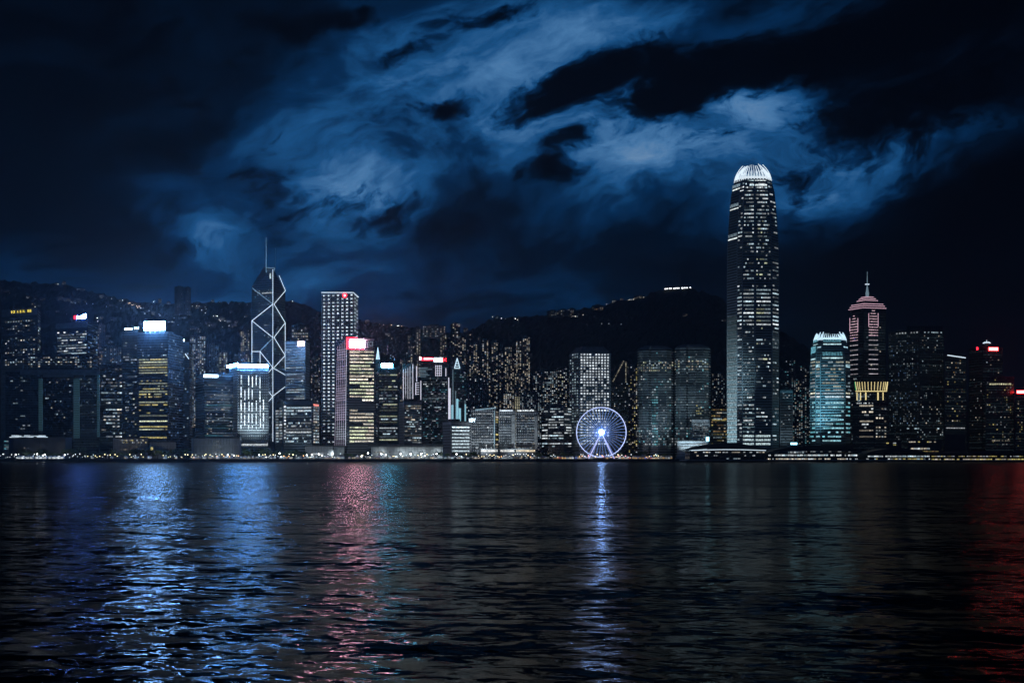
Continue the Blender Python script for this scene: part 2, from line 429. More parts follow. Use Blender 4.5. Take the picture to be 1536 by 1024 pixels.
# ------------------------------------------------------------------ land, hills
b = MB()
b.face([(-9000, 1641.4, GZ), (9000, 1641.4, GZ), (9000, 1700, GZ), (-9000, 1700, GZ)])
tag(b.build('promenade', 'paving'), kind='structure')
b = MB(); b.face([(-9000, 1700, GZ), (9000, 1700, GZ), (9000, 9000, GZ), (-9000, 9000, GZ)])
M['asphalt'] = plain('asphalt', (.05, .05, .05), .85)
tag(b.build('ground', 'asphalt'), kind='structure')
b = MB()
b.box((0, 1640.7, 1.6), (6000, 1.4, 4.9)); b.box((0, 1640.6, GZ + .25), (6000, 2.0, .4))
M['quay'] = plain('wet_quay_stone', (.05, .05, .05), .6)
tag(b.build('seawall', 'quay'), 'long dark stone seawall holding back the waterfront promenade above the water', 'seawall')

RID = [(-400, 408), (-150, 415), (0, 421), (40, 423), (100, 427), (150, 441), (200, 452), (250, 456), (300, 453), (350, 453), (440, 451), (470, 463), (490, 472), (540, 481), (600, 489), (660, 498), (700, 499), (716, 489), (737, 479), (770, 475), (800, 474), (850, 467), (900, 459), (930, 451), (965, 444), (985, 437), (1000, 433), (1036, 432), (1055, 437), (1080, 446), (1100, 460), (1130, 478), (1160, 492), (1185, 505), (1215, 524), (1240, 541), (1270, 560), (1320, 577), (1400, 592), (1536, 604), (1800, 615)]
RX = np.array([r[0] for r in RID], float); RY = np.array([CH + (HY - r[1]) / F * 3500 for r in RID])
def lump(x, y): return (np.sin(x * .011 + 1.3 * np.sin(y * .006)) + .6 * np.sin(x * .027 + y * .013 + 2) + .35 * np.sin(x * .06 - y * .04))
def hill_z(x, y):
    px = 768 + F * x / np.maximum(y, 1); zr = np.interp(px, RX, RY); q = (y - 2050) / 1450.0
    up = np.clip(q, 0, 1); h = zr * (.22 * up + .78 * up ** 1.35)
    h = h + 16 * lump(x, y) * np.clip(up * (1 - up) * 4, 0, 1) + (GZ - 14) * (1 - np.clip(q * 12, 0, 1))
    return np.where(q > 1, h - (q - 1) * 500, h)
ny_, nx_ = 130, 900
ys = np.concatenate([np.linspace(2000, 3500, ny_ - 14), np.linspace(3530, 4600, 14)]); ks = np.linspace(-400, 1800, nx_)
PX, YY = np.meshgrid(ks, ys); XX = (PX - 768) / F * YY
ZZ = hill_z(XX, YY); nz = np.random.RandomState(3).randn(ny_, nx_)
nz = (nz + np.roll(nz, 1, 1)) * .5
ZZ = ZZ + nz * 3.4 * np.clip((YY - 2200) / 400, 0, 1)          # tree canopy over the slope
vs = np.stack([XX, YY, ZZ], -1).reshape(-1, 3)
fs = [(r * nx_ + c, r * nx_ + c + 1, (r + 1) * nx_ + c + 1, (r + 1) * nx_ + c) for r in range(ny_ - 1) for c in range(nx_ - 1)]
me = bpy.data.meshes.new('hill'); me.from_pydata(vs.tolist(), [], fs); me.materials.append(plain('wooded_slope', (.012, .016, .011), .95, var=.5, scale=.05))
hill = bpy.data.objects.new('hill', me); COL.objects.link(hill); tag(hill, kind='structure')
def on_hill(px, py):
    k = (px - 768) / F
    for D in range(2080, 3500, 6):
        zr = CH + (HY - py) / F * D
        if float(hill_z(np.array(k * D), np.array(float(D)))) >= zr: return D
    return 3495
# ------------------------------------------------------------------ sign and trim lights
M['sign_white'] = emit('sign_white', (.20, .47, 1.0), 230)
M['sign_smallwhite'] = emit('sign_small_white', (.6, .82, 1.0), 8)
M['sign_blue'] = emit('sign_blue_white', (.10, .26, 1.0), 230)
M['band_blue'] = emit('band_blue_white', (.12, .40, 1.0), 230)
M['sign_pinkwhite'] = emit('sign_pink_white', (1.0, .50, .70), 92)
M['sign_red'] = emit('sign_red', (1.0, .02, .04), 4.5)
M['sign_deepred'] = emit('sign_deep_red', (1.0, .03, .03), 26)
M['sign_teal'] = emit('sign_teal', (.14, .62, 1.0), 100)
M['sign_yellow'] = emit('sign_yellow', (1.0, .78, .10), 1.3)
M['sign_rose'] = emit('sign_rose', (1.0, .70, .72), 5)
M['trim_white'] = emit('trim_white', (.74, .88, 1.0), 1.1, True)
M['trim_dim'] = emit('trim_dim_blue', (.45, .68, .80), .28, True)
M['trim_pink'] = emit('trim_pink', (1.0, .62, .76), .85, True)
M['trim_lilac'] = emit('trim_lilac_white', (.85, .86, 1.0), .75, True)
M['trim_mauve'] = emit('trim_mauve', (.85, .72, .95), .30, True)
M['trim_gold'] = emit('trim_gold', (1.0, .82, .38), 1.0, True)
M['trim_green'] = emit('trim_green', (.1, .8, .3), .35, True)
M['trim_cyan'] = emit('trim_cyan', (.30, .75, .95), 4)
M['bay_cyan'] = emit('bay_glass_cyan', (.34, .72, .88), .8, True)
M['strip_teal'] = emit('stair_glass_teal', (.16, .38, .42), .10, True)
M['crown_flood_glow'] = emit('crown_flood_glow', (.80, .92, 1.0), .9, True)  # floodlight on the crown put into its own emission
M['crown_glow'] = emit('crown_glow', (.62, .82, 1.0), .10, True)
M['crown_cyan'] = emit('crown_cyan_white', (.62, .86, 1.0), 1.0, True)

# ================================================================== left end
b = Bld('hotel_tower', 'wide hotel slab with yellow roof lettering at the far left', 'hotel', [(2, 2240), (56, 2200), (61, 2260)], 462, 'f_tower')
b.letters('ICI A B H. XIE', 0, 17.5, 48, 465.3, 469.2, 'sign_yellow')
b.grid(0, 7, 53, 480, 548, 12, 19, .42, .5, .5, [WH, WH, CW, WW], (.08, .8)); b.grid(1, 57, 60.5, 480, 545, 2, 14, .3)
b.panel('crown_band', 0, 3, 55.5, 463, 474, 'grey', .3); b.done()

b = Bld('office_tower', 'office tower with tilted red and blue-white roof sign beside the hotel with yellow letters', 'tower', [(82, 2150), (131, 2120), (147, 2190)], 483, 'f_glass')
b.panel('crown_band', 0, 84, 130.5, 484, 492, 'grey', .3)
q = MB(); n0 = b.p3(0, 112, 477.5, 1.5)
for xa, xb, ya, yb in ((116.5, 119, 473.8, 478), (119.5, 121.5, 474.5, 477.6), (122, 124.6, 473.4, 477.3), (125.4, 129.8, 471.2, 477)):
    a_, c_ = b.p3(0, xa, ya + .3, 1.5), b.p3(0, xb, yb, 1.5)
    q.face([(a_.x, a_.y, c_.z + .3), (c_.x, c_.y, c_.z), (c_.x, c_.y, a_.z + .6), (a_.x, a_.y, a_.z)])
    q.face([(a_.x, a_.y + 1, c_.z + .3), (a_.x, a_.y + 1, a_.z), (c_.x, c_.y + 1, a_.z + .6), (c_.x, c_.y + 1, c_.z)])
q.build('roof_sign', 'sign_blue', b.root, b.o)
b.panel('sign_emblem', 0, 112, 116, 474, 479, 'sign_red', 1.5)
[b.strip('sign_post', [b.p3(0, x, 479, .2), b.p3(0, x, 484.5, .2)], 'steel', .35) for x in (114, 119, 124, 128)]
b.grid(0, 86, 130, 496, 536, 14, 10, .62, .85, .42, [CW, CW, WH], (.1, 1.0), True, .8); b.grid(1, 132, 146.5, 494, 540, 5, 12, .3, cols=[CW, BL], b=(.1, .5)); b.done(gain=1.6)

b = Bld('office_block', 'dark block with rows of white windows above the gateway building roof', 'office', [(36, 1990), (140, 1990)], 533, 'f_dark', depth=30)
b.grid(0, 42, 138, 534.5, 551, 26, 5, .45, .7, .42, [WH, WW, CW], (.1, 1.0)); b.done(60)

# the twin-legged government gateway building
b = Bld('gateway_building', 'dark twin-towered government building joined by a top slab, teal glass strips', 'building', [(60, 1840), (116, 1840)], 548, 'f_dark', depth=25, roof=False, plant=False)
q = MB()
def leg_block(xa, xb, ya, D0, dep):
    P = [(X(xa, D0), D0), (X(xb, D0), D0), (X(xb, D0 + dep), D0 + dep), (X(xa, D0 + dep), D0 + dep)]
    q.prism([[(*p, GZ) for p in P], [(*p, Z(ya, D0)) for p in P]])
leg_block(8, 64, 557, 1790, 48); q.build('left_tower', 'f_dark', b.root, b.o)
q = MB(); leg_block(110, 149, 557, 1790, 48); q.build('right_tower', 'f_dark', b.root, b.o)
q = MB(); P = [(X(30, 1786), 1786), (X(150, 1786), 1786), (X(150, 1842), 1842), (X(30, 1842), 1842)]
q.prism([[(*p, Z(562, 1786)) for p in P], [(*p, Z(554.5, 1786)) for p in P]]); q.build('top_slab', 'grey', b.root, b.o)
for xa, xb, ya, yb in ((58, 63.6, 568, 646), (110.3, 119, 568, 657), (145.5, 148.8, 562, 655)):
    q = MB(); q.box(((X(xa, 1788) + X(xb, 1788)) / 2, 1788.6, (Z(ya, 1788) + Z(yb, 1788)) / 2), (X(xb, 1788) - X(xa, 1788), 2.0, Z(ya, 1788) - Z(yb, 1788)))
    s_ = q.build('glass_stair', 'strip_teal', b.root, b.o)
    q = MB()
    for y in np.arange(ya + 2, yb, 2.6): q.box(((X(xa, 1788) + X(xb, 1788)) / 2, 1787.4, Z(y, 1788)), (X(xb, 1788) - X(xa, 1788), .5, .8))
    q.build('floor_edge', 'dark', s_, b.o)
b.grid(0, 65, 109, 566, 652, 16, 18, .12, .7, .4, [WH, CW, WW], (.05, .6), True)
b.pts[0], b.pts[1] = Vector((X(8, 1789.4), 1789.4)), Vector((X(64, 1789.4), 1789.4)); b.c = (b.pts[0] + b.pts[1]) / 2
b.grid(0, 12, 56, 564, 645, 12, 17, .09, .9, .35, [WH, CW], (.05, .6), True)
b.pts[0], b.pts[1] = Vector((X(110, 1789.4), 1789.4)), Vector((X(149, 1789.4), 1789.4)); b.c = (b.pts[0] + b.pts[1]) / 2
b.grid(0, 120, 144, 566, 650, 8, 17, .12, .8, .35, [CW], (.05, .3), True); b.done()

b = Bld('office_block', 'dark office block with scattered white floor lights beside the gateway building', 'office', [(150, 1830), (184, 1830)], 547, 'f_dark')
b.grid(0, 152, 183, 551, 657, 9, 21, .36, .9, .42, [WH, WH, CW, WW], (.1, 1.0), True); b.done(gain=1.4)

b = Bld('office_tower', 'glass tower topped by a huge glowing white billboard, yellow lit floors', 'tower', [(206, 1800), (252, 1790), (275, 1850)], 499, 'f_glass')
q = MB(); P = [(X(x, D_), D_) for x, D_ in ((183, 1812), (207, 1806), (207, 1850), (183, 1850))]
q.prism([[(*p, GZ) for p in P], [(*p, Z(496, 1806)) for p in P]]); q.build('side_wing', 'f_glass', b.root, b.o)
b.panel('billboard', 0, 217.3, 248, 482.8, 495.2, 'sign_white', 2.2, 2.0)
[b.strip('billboard_post', [b.p3(0, x, 483.5, .9), b.p3(0, x, 500, .9)], 'steel', .5) for x in (219, 226, 233, 240, 247)]
yel = lambda y: not (563 < y < 570 or 607 < y < 615 or 633 < y < 636)
b.grid(0, 208.5, 251, 537, 617, 15, 20, .82, .98, .42, [YE, YG, YG], (.25, .75), True, .95, gate=yel)
b.grid(0, 209, 251, 617, 650, 15, 8, .8, .98, .4, [YE, YG], (.25, .75), True, .9, gate=yel); b.grid(0, 210, 250, 653, 659, 15, 1, .9, .98, .4, [YE], (.4, .7), True)
b.grid(0, 210, 250, 514, 535, 14, 5, .2, .8, .4, [CW], (.1, .7)); b.grid(1, 253, 274, 510, 655, 7, 34, .14, .6, .5, [CW, BL], (.08, .5))
b.pts[0], b.pts[1] = Vector((X(183, 1811), 1811)), Vector((X(207, 1805), 1805)); b.c = (b.pts[0] + b.pts[1]) / 2
b.panel('small_sign', 0, 187.5, 198.5, 492.2, 494.6, 'sign_smallwhite', .6); b.letters('iN.I', 0, 202, 209.5, 490.5, 494, 'sign_smallwhite')
b.grid(0, 185, 205, 512, 655, 7, 34, .2, .8, .4, [CW, WH, YG], (.08, .7), True); b.done(gain=1.5)

b = Bld('office_tower', 'slender blue glass tower with small white roof sign behind the billboard tower', 'tower', [(258, 1990), (284, 1970), (289, 2010)], 514, 'f_glass')
b.panel('roof_sign', 0, 261.6, 277, 509.2, 512.2, 'sign_smallwhite', .8); b.grid(0, 260, 283, 520, 660, 8, 32, .22, .7, .45, [CW, BL, WH], (.05, .6))
b.strip('slanted_light', [b.p3(0, 278.5, 530.5, .8), b.p3(0, 283.6, 538, .8)], 'trim_white', .8); b.done()

b = Bld('office_block', 'dark office block with ribbon windows and white roof strip above curved stone hall', 'office', [(293, 1800), (306, 1764), (358, 1776)], 561.5, 'f_band')
b.panel('roof_sign', 1, 305.5, 327, 562, 566, 'sign_smallwhite', .5)
b.grid(1, 307, 351, 572, 655, 16, 22, .8, .95, .36, [CW, TE, WH], (.03, .26), True, .85); b.grid(1, 307, 351, 572, 652, 16, 22, .10, .6, .4, [WH, WW], (.3, .9)); b.done()

# ================================================================== waisted barracks tower with the blue roof light
b = Bld('barracks_tower', 'pale grid tower with bright blue roof edge and white vertical light slots', 'tower', [(344.5, 1790), (356, 1755), (403, 1763)], 547, 'f_grid', prof=[(None, .90), (666, .90), (660, 1.0), (547, 1.0)])
k_ = [b.p3(0, 342.5, 548.5, 1.5), b.p3(1, 357, 546.6, 1.5), b.p3(1, 402.5, 549, 1.5)]
q = MB()
for p_, r_ in zip(k_[:-1], k_[1:]):
    d_ = r_ - p_; q.box(((p_.x + r_.x) / 2, (p_.y + r_.y) / 2, p_.z * .5 + r_.z * .5 - .6), (d_.xy.length, 1.8, 3.4), 0, math.atan2(d_.y, d_.x))
q.build('roof_light', 'band_blue', b.root, b.o)
for c0, x in enumerate((362, 367.2, 373, 378.6, 384.3, 390, 396)):
    y = 563 + (c0 % 2) * 2
    while y < 640:
        L_ = U(13, 17)
        if R() < .85: b.win(1, x - .62, x + .62, y, min(y + L_, 643), (1.1, 1.25, 1.35))
        y += L_ + U(3, 5); x += U(-.5, .5)
b.grid(1, 358, 402, 552, 663, 26, 38, .5, .55, .5, [CW], (.03, .22)); b.grid(0, 346, 355.5, 552, 663, 6, 36, .4, .55, .5, [CW], (.02, .12))
b.grid(1, 362, 402, 663.5, 668.5, 8, 1, .95, .9, .9, [WH], (.5, 1.0), True); b.done(gain=1.7)

# ================================================================== tower of triangles
N_, L_, R_ = Vector((X(410, 2000), 2000)), None, None
b = Bld('triangle_tower', 'glass prism tower outlined in white diagonal light lines with twin mast', 'tower', [(377.3, 2023), (410, 2000), (428, 2038)], 431, 'f_glass', roof=False, plant=False)
A, B_, C_ = [Vector((p.x, p.y)) for p in b.poly[:3]]; D4 = b.poly[3]
zA, zC = Z(431, A.y), Z(436, C_.y); zB, zD = Z(404, B_.y), Z(400, D4.y)
q = MB(); z0 = b.top - .2
for p, zp, r, zr in ((A, zA, B_, zB), (B_, zB, C_, zC), (C_, zC, D4, zD), (D4, zD, A, zA)):
    q.face([(*p, z0), (*r, z0), (*r, zr), (*p, zp)], 0, [(0, z0), (40, z0), (40, zr), (0, zp)])
q.face([(*A, zA), (*B_, zB), (*D4, zD)]); q.face([(*B_, zB), (*C_, zC), (*D4, zD)]); q.build('faceted_top', 'f_glass', b.root, b.o)
q = MB(); E_ = Vector((X(440.5, 2025), 2025)); P = [B_ + Vector((.4, -.4)), E_, E_ + Vector((-6, 24)), C_ + Vector((0, 2))]
q.prism([[(*p, GZ) for p in P], [(*P[0], Z(552, P[0].y)), (*P[1], Z(570, P[1].y)), (*P[2], Z(570, P[2].y)), (*P[3], Z(552, P[3].y))]]); q.build('lower_wedge', 'f_glass', b.root, b.o)
def on(i, px, py): return b.p3(i, px, py, .8)
bright = [[on(0, 409.6, 456), on(0, 378.3, 481), on(0, 409.6, 506)], [on(1, 418, 413), on(1, 427.6, 436), on(1, 410.4, 456), on(1, 427.3, 484), on(1, 410.4, 506), on(1, 427.3, 533), on(1, 410.4, 551)],
          [on(0, 378.3, 481), on(0, 378.3, 546)], [on(1, 427.3, 484), on(1, 427.3, 603)], [on(0, 378.3, 527), on(0, 390.5, 527)], [on(0, 390.5, 526), on(0, 390.5, 546)],
          [on(0, 390.5, 527), on(0, 409.6, 551), on(0, 401, 561)], [on(0, 401, 584), on(0, 409.6, 595), on(0, 401, 604)], [on(1, 410.4, 595), on(1, 422, 607)], [on(0, 409.7, 404), on(0, 409.7, 662)]]
we = lambda px, py: Vector((X(px, 2012) , 1996 + (px - 410) * .75, Z(py, 2000 + (px - 410) * .8)))
bright.append([we(410.8, 551), we(440, 570), we(410.8, 595)]); bright.append([we(440, 570), we(440, 602)])
for L0 in bright:
    for p_, r_ in zip(L0[:-1], L0[1:]): b.strip('light_line', [p_, r_], 'trim_white', .52)
for L0 in ([on(0, 379, 432), on(0, 409.6, 456)], [on(0, 409.6, 507), on(0, 390.5, 526)]): b.strip('light_line', L0, 'trim_dim', .7)
y0 = 2022
b.strip('roof_frame', [(X(399, y0), y0, Z(412, y0)), (X(399.3, y0), y0, Z(401.5, y0)), (X(412, y0), y0, Z(402, y0)), (X(411, y0), y0, Z(410, y0))], 'trim_dim', .6)
b.strip('roof_frame', [(X(399.6, y0), y0, Z(408, y0)), (X(404, y0), y0, Z(403.5, y0)), (X(409.5, y0), y0, Z(408, y0)), (X(402, y0), y0, Z(408, y0))], 'trim_dim', .5)
b.mast('mast', 399.2, 403, 356.5, 'trim_dim', .75, 2022); b.mast('mast', 413, 404, 372, 'steel', .6, 2022)
b.win(0, 404.6, 406.6, 411, 419, (.7, .85, .9))
b.grid(0, 380, 408, 428, 600, 14, 56, .12, .9, .4, [CW, TE, WH], (.03, .55), True); b.grid(1, 411.5, 427, 440, 600, 7, 52, .12, .9, .4, [CW, TE], (.03, .5), True)
b.grid(0, 393, 409, 438.5, 441.5, 12, 1, .8, .95, .5, [WH], (.3, .6), True)
b.grid(1, 412, 427, 606, 664, 3, 12, .95, .75, .5, [CW, WH], (.25, .9)); b.grid(0, 403, 408.5, 560, 662, 3, 24, .45, .8, .4, [CW], (.1, .5)); b.done()

b = Bld('office_tower', 'pale tower with a small pinkish roof sign just right of the triangle tower', 'tower', [(428, 1960), (458, 1945), (464.5, 1985)], 511, 'f_silver')
b.panel('roof_sign', 0, 447, 456.5, 512.2, 519.5, 'sign_rose', .7); b.grid(0, 429.5, 457, 523, 606, 15, 25, .55, .8, .45, [WH, CW], (.06, .6), True); b.done(gain=1.7)
b = Bld('apartment_tower', 'stepped block with bright window dots rising behind the pinkish sign tower', 'apartments', [(437, 2160), (463, 2160)], 487, 'f_flats'); b.grid(0, 438, 462, 489, 520, 9, 7, .7, .6, .5, [WH, WW], (.2, .9)); b.done(50)

b = Bld('office_block', 'low wide block of glowing white floors below the triangle tower', 'office', [(425, 1770), (469, 1758), (479, 1790)], 602, 'f_band')
b.panel('crown_band', 0, 427, 468, 602.5, 607, 'dark', .3)
b.grid(0, 428, 467, 609, 664, 18, 12, .82, .97, .5, [CW, CW, WH], (.08, .85), True, 1, 1.2); b.grid(0, 426, 429, 607, 664, 1, 11, .9, .9, .55, [WH], (.3, 1)); b.grid(1, 470, 478.5, 609, 665, 3, 13, .9, .8, .5, [WH, CW, WW], (.15, .9)); b.win(1, 470, 478, 606, 609, (.9, .25, .2)); b.done(gain=1.6)
b = Bld('office_annex', 'narrow annex with stacked white windows at the foot of the triangle tower', 'office', [(412.5, 1800), (424, 1792)], 600, 'f_tower', depth=20); b.grid(0, 413, 424, 610, 664, 2, 13, .95, .75, .55, [CW, WH], (.2, .85)); b.done(gain=1.6)

# ================================================================== tall grid tower with the red ring
b = Bld('grid_tower', 'tall square tower with regular white window grid and red ring emblem', 'tower', [(482, 1830), (530, 1820), (537.5, 1862)], 438.5, 'f_round')
b.strip('roof_light', [b.p3(0, 482.3, 438.6, .6), b.p3(0, 530, 438.6, .6), b.p3(1, 537.2, 445.5, .6)], 'trim_white', .55)
q = MB(); cc = b.p3(0, 517.4, 443, 1.0)
for j in range(16):
    a0, a1 = 2 * math.pi * j / 16, 2 * math.pi * (j + 1) / 16
    q.bar(cc + Vector((math.cos(a0) * 2.9, 0, math.sin(a0) * 2.9)), cc + Vector((math.cos(a1) * 2.9, 0, math.sin(a1) * 2.9)), .75)
q.build('ring_emblem', 'sign_red', b.root, b.o); q = MB(); q.ball(cc, 1.3, 0, 8, 6); q.build('emblem_centre', 'sign_rose', b.root, b.o)
for r_ in range(42):
    y = 443 + r_ * 5.35
    if y > 664: break
    for c0 in range(7):
        x = 486.3 + c0 * 6.85
        if y < 446 and 512 < x < 523: continue
        g = U(.45, 1.0) * (1.0 if y < 600 else .6)
        if R() < (.97 if y < 600 else .6): b.win(0, x - 1.45, x + 1.45, y - .9, y + 1.1, (.78 * g, .92 * g, g))
    for c0 in range(2):
        if R() < .85: b.win(1, 531.6 + c0 * 3, 533.3 + c0 * 3, y - .9 + c0 * .8, y + 1.1 + c0 * .8, (.35, .42, .48))
b.done(gain=1.7)

# tapering tower with the red-cornered billboard
b = Bld('office_tower', 'tapering tower with red-cornered white billboard and glowing cream floors', 'tower', [(501, 1800), (520.5, 1764), (564, 1770)], 508, 'f_band', prof=[(None, 1.0), (508, .93)])
b.panel('billboard', 1, 524.5, 546.8, 509.8, 521.6, 'sign_pinkwhite', 1.6, 1.6); b.panel('billboard_surround', 1, 519.5, 524.3, 506.5, 523.5, 'sign_red', .8, 1.0); b.panel('billboard_trim', 1, 519.5, 536, 506.0, 508.8, 'sign_red', 1.2, .8); b.panel('billboard_trim', 1, 524.5, 546, 522.2, 523.6, 'sign_red', 1.2, .8)
b.letters('=(C3', 1, 547.8, 559.6, 511.5, 519, 'trim_dim')
y = 526.5
while y < 664:
    gap = 602 < y < 611
    if not gap:
        x = 524.5
        while x < 560:
            w = U(5, 30); g = U(.3, .95) * (1 if y < 600 else .8)
            if R() < .9: c = random.choice([YG, WW, (1, .95, .8), YG]); b.win(1, x, min(x + w, 560.5), y, y + U(2.0, 2.9), tuple(v * g for v in c))
            x += w + U(.2, .8)
    y += 5.15
for j in range(6):
    x = 505.5 + j * 2.75; b.strip('light_fin', [b.p3(0, x - (3.2 - j * .45), 668, .3), b.p3(0, x + 1.2 - j * .1, 519 - j * 2.2, .3)], 'trim_mauve' if j < 5 else 'trim_lilac', .34)
for j in range(40): y = 524 + j * 3.6; b.win(0, 506 - j * .06, 519, y, y + 1.1, (.26, .22, .30) if j < 30 else (.2, .26, .28), .3)
b.done(gain=1.7)

b = Bld('office_tower', 'dark tower with a teal roof sign beside the red-cornered billboard tower', 'tower', [(567, 1850), (597, 1850)], 553, 'f_dark')
b.panel('roof_sign', 0, 572, 589, 545, 550.8, 'sign_teal', .8); [b.strip('sign_post', [b.p3(0, x, 549, 0), b.p3(0, x, 553.5, 0)], 'steel', .35) for x in (573, 578, 583, 588)]
b.grid(0, 569, 596, 560, 666, 10, 24, .72, .95, .4, [YG, WH, CW], (.06, .7), True, .85); b.done(gain=1.6)
b = Bld('spire_tower', 'thin dark tower with pale lit spire between two office towers', 'tower', [(563.5, 1920), (570, 1920)], 540, 'f_tower', depth=15, plant=False)
q = MB(); z1, z2 = Z(540, 1925), Z(520.5, 1925); xx = X(566.8, 1925); q.prism([[(xx - 3.2, 1922, z1), (xx + 3.2, 1922, z1), (xx + 3.2, 1928, z1), (xx - 3.2, 1928, z1)], [(xx - .3, 1925, z2), (xx + .3, 1925, z2), (xx + .3, 1925.5, z2), (xx - .3, 1925.5, z2)]]); q.build('spire', 'crown_cyan', b.root, b.o)
b.grid(0, 564, 569.6, 545, 664, 2, 30, .35, .6, .5, [CW, WH], (.1, .6)); b.done(60)

b = Bld('office_tower', 'tower striped by white vertical light lines above low concrete block', 'tower', [(604, 1900), (620.5, 1900)], 547, 'f_dark', depth=25, plant=False)
for x, ya in ((605, 554), (608.5, 553), (611.8, 552), (615, 549), (619.3, 546)): b.strip('light_line', [b.p3(0, x, 602, .4), b.p3(0, x, ya, .4)], 'trim_lilac', .6 if x in (605, 619.3) else .32)
b.grid(0, 605.5, 619, 556, 601, 5, 18, .8, .8, .4, [WH, CW], (.1, .4)); b.done(60)
b = Bld('office_block', 'concrete block of patchy white windows in front of the modular bank tower', 'office', [(598, 1790), (606, 1764), (633, 1768)], 602, 'f_conc')
b.grid(1, 607, 632, 607, 665, 11, 17, .55, .8, .5, [WH, WW, CW], (.05, .8), True); b.done(gain=1.5)

# modular steel bank tower
b = Bld('bank_tower', 'stepped modular bank tower with red and white roof sign bars', 'tower', [(632, 1850), (672, 1850)], 545, 'f_dark', depth=45)
q = MB(); P = [(X(x, D_), D_) for x, D_ in ((623, 1846), (634, 1846), (634, 1885), (623, 1885))]; q.prism([[(*p, GZ) for p in P], [(*p, Z(570, 1846)) for p in P]]); q.build('side_bay', 'f_dark', b.root, b.o)
b.panel('sign_bar', 0, 632, 650, 536.3, 540.6, 'sign_red', .9); b.panel('white_sign', 0, 651, 663.5, 536.6, 542.6, 'sign_smallwhite', .9)
q = MB()
for x in (629.6, 631.4): q.box((X(x, 1849), 1848.4, Z(537.4, 1849)), (1.0, .8, 5))
for j in range(8): q.box((X(636.5 + j * 1.65, 1848), 1847.8, Z(538, 1848)), (1.1, .6, U(1.6, 2.6)))
q.build('sign_glyph', 'sign_rose', b.root, b.o)
for s1, s2 in ((1, 0), (0, 1)): q = MB(); q.bar(b.p3(0, 664.6, 537.2 + 4.6 * s1, 1), b.p3(0, 669.6, 537.2 + 4.6 * s2, 1), .7); q.build('emblem_bar', 'sign_red', b.root, b.o)
b.strip('light_line', [b.p3(0, 625, 566, 5), b.p3(0, 625, 549, 5)], 'trim_lilac', .5)
for x, ya, yb in ((625.4, 549, 572), (631.6, 571, 600), (624, 574, 592), (669, 552, 564)): b.strip('light_line', [b.p3(0, x, yb, 4.6), b.p3(0, x, ya, 4.6)], 'trim_lilac', .7)
for j in range(6): b.strip('light_rung', [b.p3(0, 624, 574 + j * 3.4, 4.6), b.p3(0, 629.2, 574 + j * 3.4, 4.6)], 'trim_lilac', .4)
for j in range(7): b.strip('light_rung', [b.p3(0, 627.5 + (j % 3), 552 + j * 2.1, .6), b.p3(0, 642 + U(-3, 7), 551.5 + j * 2.2, .6)], 'trim_dim', .4)
for x in (653.5, 656.5, 659.5, 662.2): b.strip('light_line', [b.p3(0, x, 564, .6), b.p3(0, x, 547.5, .6)], 'trim_lilac', .42)
for j in range(5): b.strip('light_rung', [b.p3(0, 653, 549 + j * 3.5, .6), b.p3(0, 662.5, 549 + j * 3.5, .6)], 'trim_lilac', .4)
b.strip('edge_light', [b.p3(0, 673.2, 630, 1.5), b.p3(0, 673.2, 566, 1.5)], 'trim_lilac', .8); b.strip('edge_light', [b.p3(0, 675, 630, 1.5), b.p3(0, 675, 582, 1.5)], 'trim_lilac', 1.1)
b.grid(0, 633, 671, 566, 664, 20, 34, .26, .8, .42, [CW, WH, TE], (.04, .6), True); b.grid(0, 633, 671, 596, 599, 16, 1, .8, .9, .5, [CW], (.1, .5), True); b.done(gain=1.4)

b = Bld('triangle_crown_tower', 'slim tower with lit triangular crown and glowing cyan base windows', 'tower', [(676, 1880), (699.5, 1880)], 555, 'f_glass', depth=26, roof=False, plant=False)
q = MB()
P0 = [(X(677, 1880), 1880), (X(699, 1880), 1880), (X(699, 1906), 1906), (X(677, 1906), 1906)]; P1 = [(X(685, 1888), 1888), (X(688, 1888), 1888), (X(688, 1892), 1892), (X(685, 1892), 1892)]
q.prism([[(*p, b.top) for p in P0], [(*p, Z(533.5, 1888)) for p in P1]]); q.build('pyramid_roof', 'f_glass', b.root, b.o)
tri = [(681.7, 552), (685.4, 536.5), (689.8, 552)]
T = [Vector((X(x, 1879) , 1879 - .5 + (552 - y) * .55, Z(y, 1879))) for x, y in tri]
b.strip('triangle_light', T + [T[0]], 'crown_cyan', .75)
for y in (541, 545, 548.7): k0 = (552 - y) / 15.5; b.strip('triangle_light', [T[0].lerp(T[1], k0), T[2].lerp(T[1], k0)], 'crown_cyan', .55)
for xa, xb, ya in ((677.2, 680.2, 607), (684.4, 687.5, 598), (688, 691.4, 612), (696.8, 699, 606)): b.panel('lit_bay', 0, xa, xb, ya, 632, 'bay_cyan', .3)
for x, ya in ((679.4, 554), (683.6, 586), (697.6, 600)): b.strip('light_line', [b.p3(0, x, 632, .5), b.p3(0, x, ya, .5)], 'trim_dim', .5)
b.grid(0, 678, 699, 558, 605, 7, 16, .2, .7, .5, [CW, TE], (.05, .6)); b.done(60)

b = Bld('office_block', 'small office with bright horizontal window ribbons and blank concrete side', 'office', [(664, 1766), (676.5, 1742), (707, 1746)], 632.5, 'f_conc')
for j, y in enumerate((639.5, 644.6, 649.8, 655, 660, 664.6, 669.6, 675)): g = 1.0 if j == 0 else U(.45, .75); b.win(1, 678, 704, y, y + 2.2, (.72 * g, .90 * g, 1.0 * g))
b.panel('glazing', 1, 677.6, 704.6, 638, 679, 'f_dark', -.55); b.letters('KDY', 1, 703.6, 713.2, 627, 632.3, 'sign_smallwhite', .2); b.done(gain=1.7)

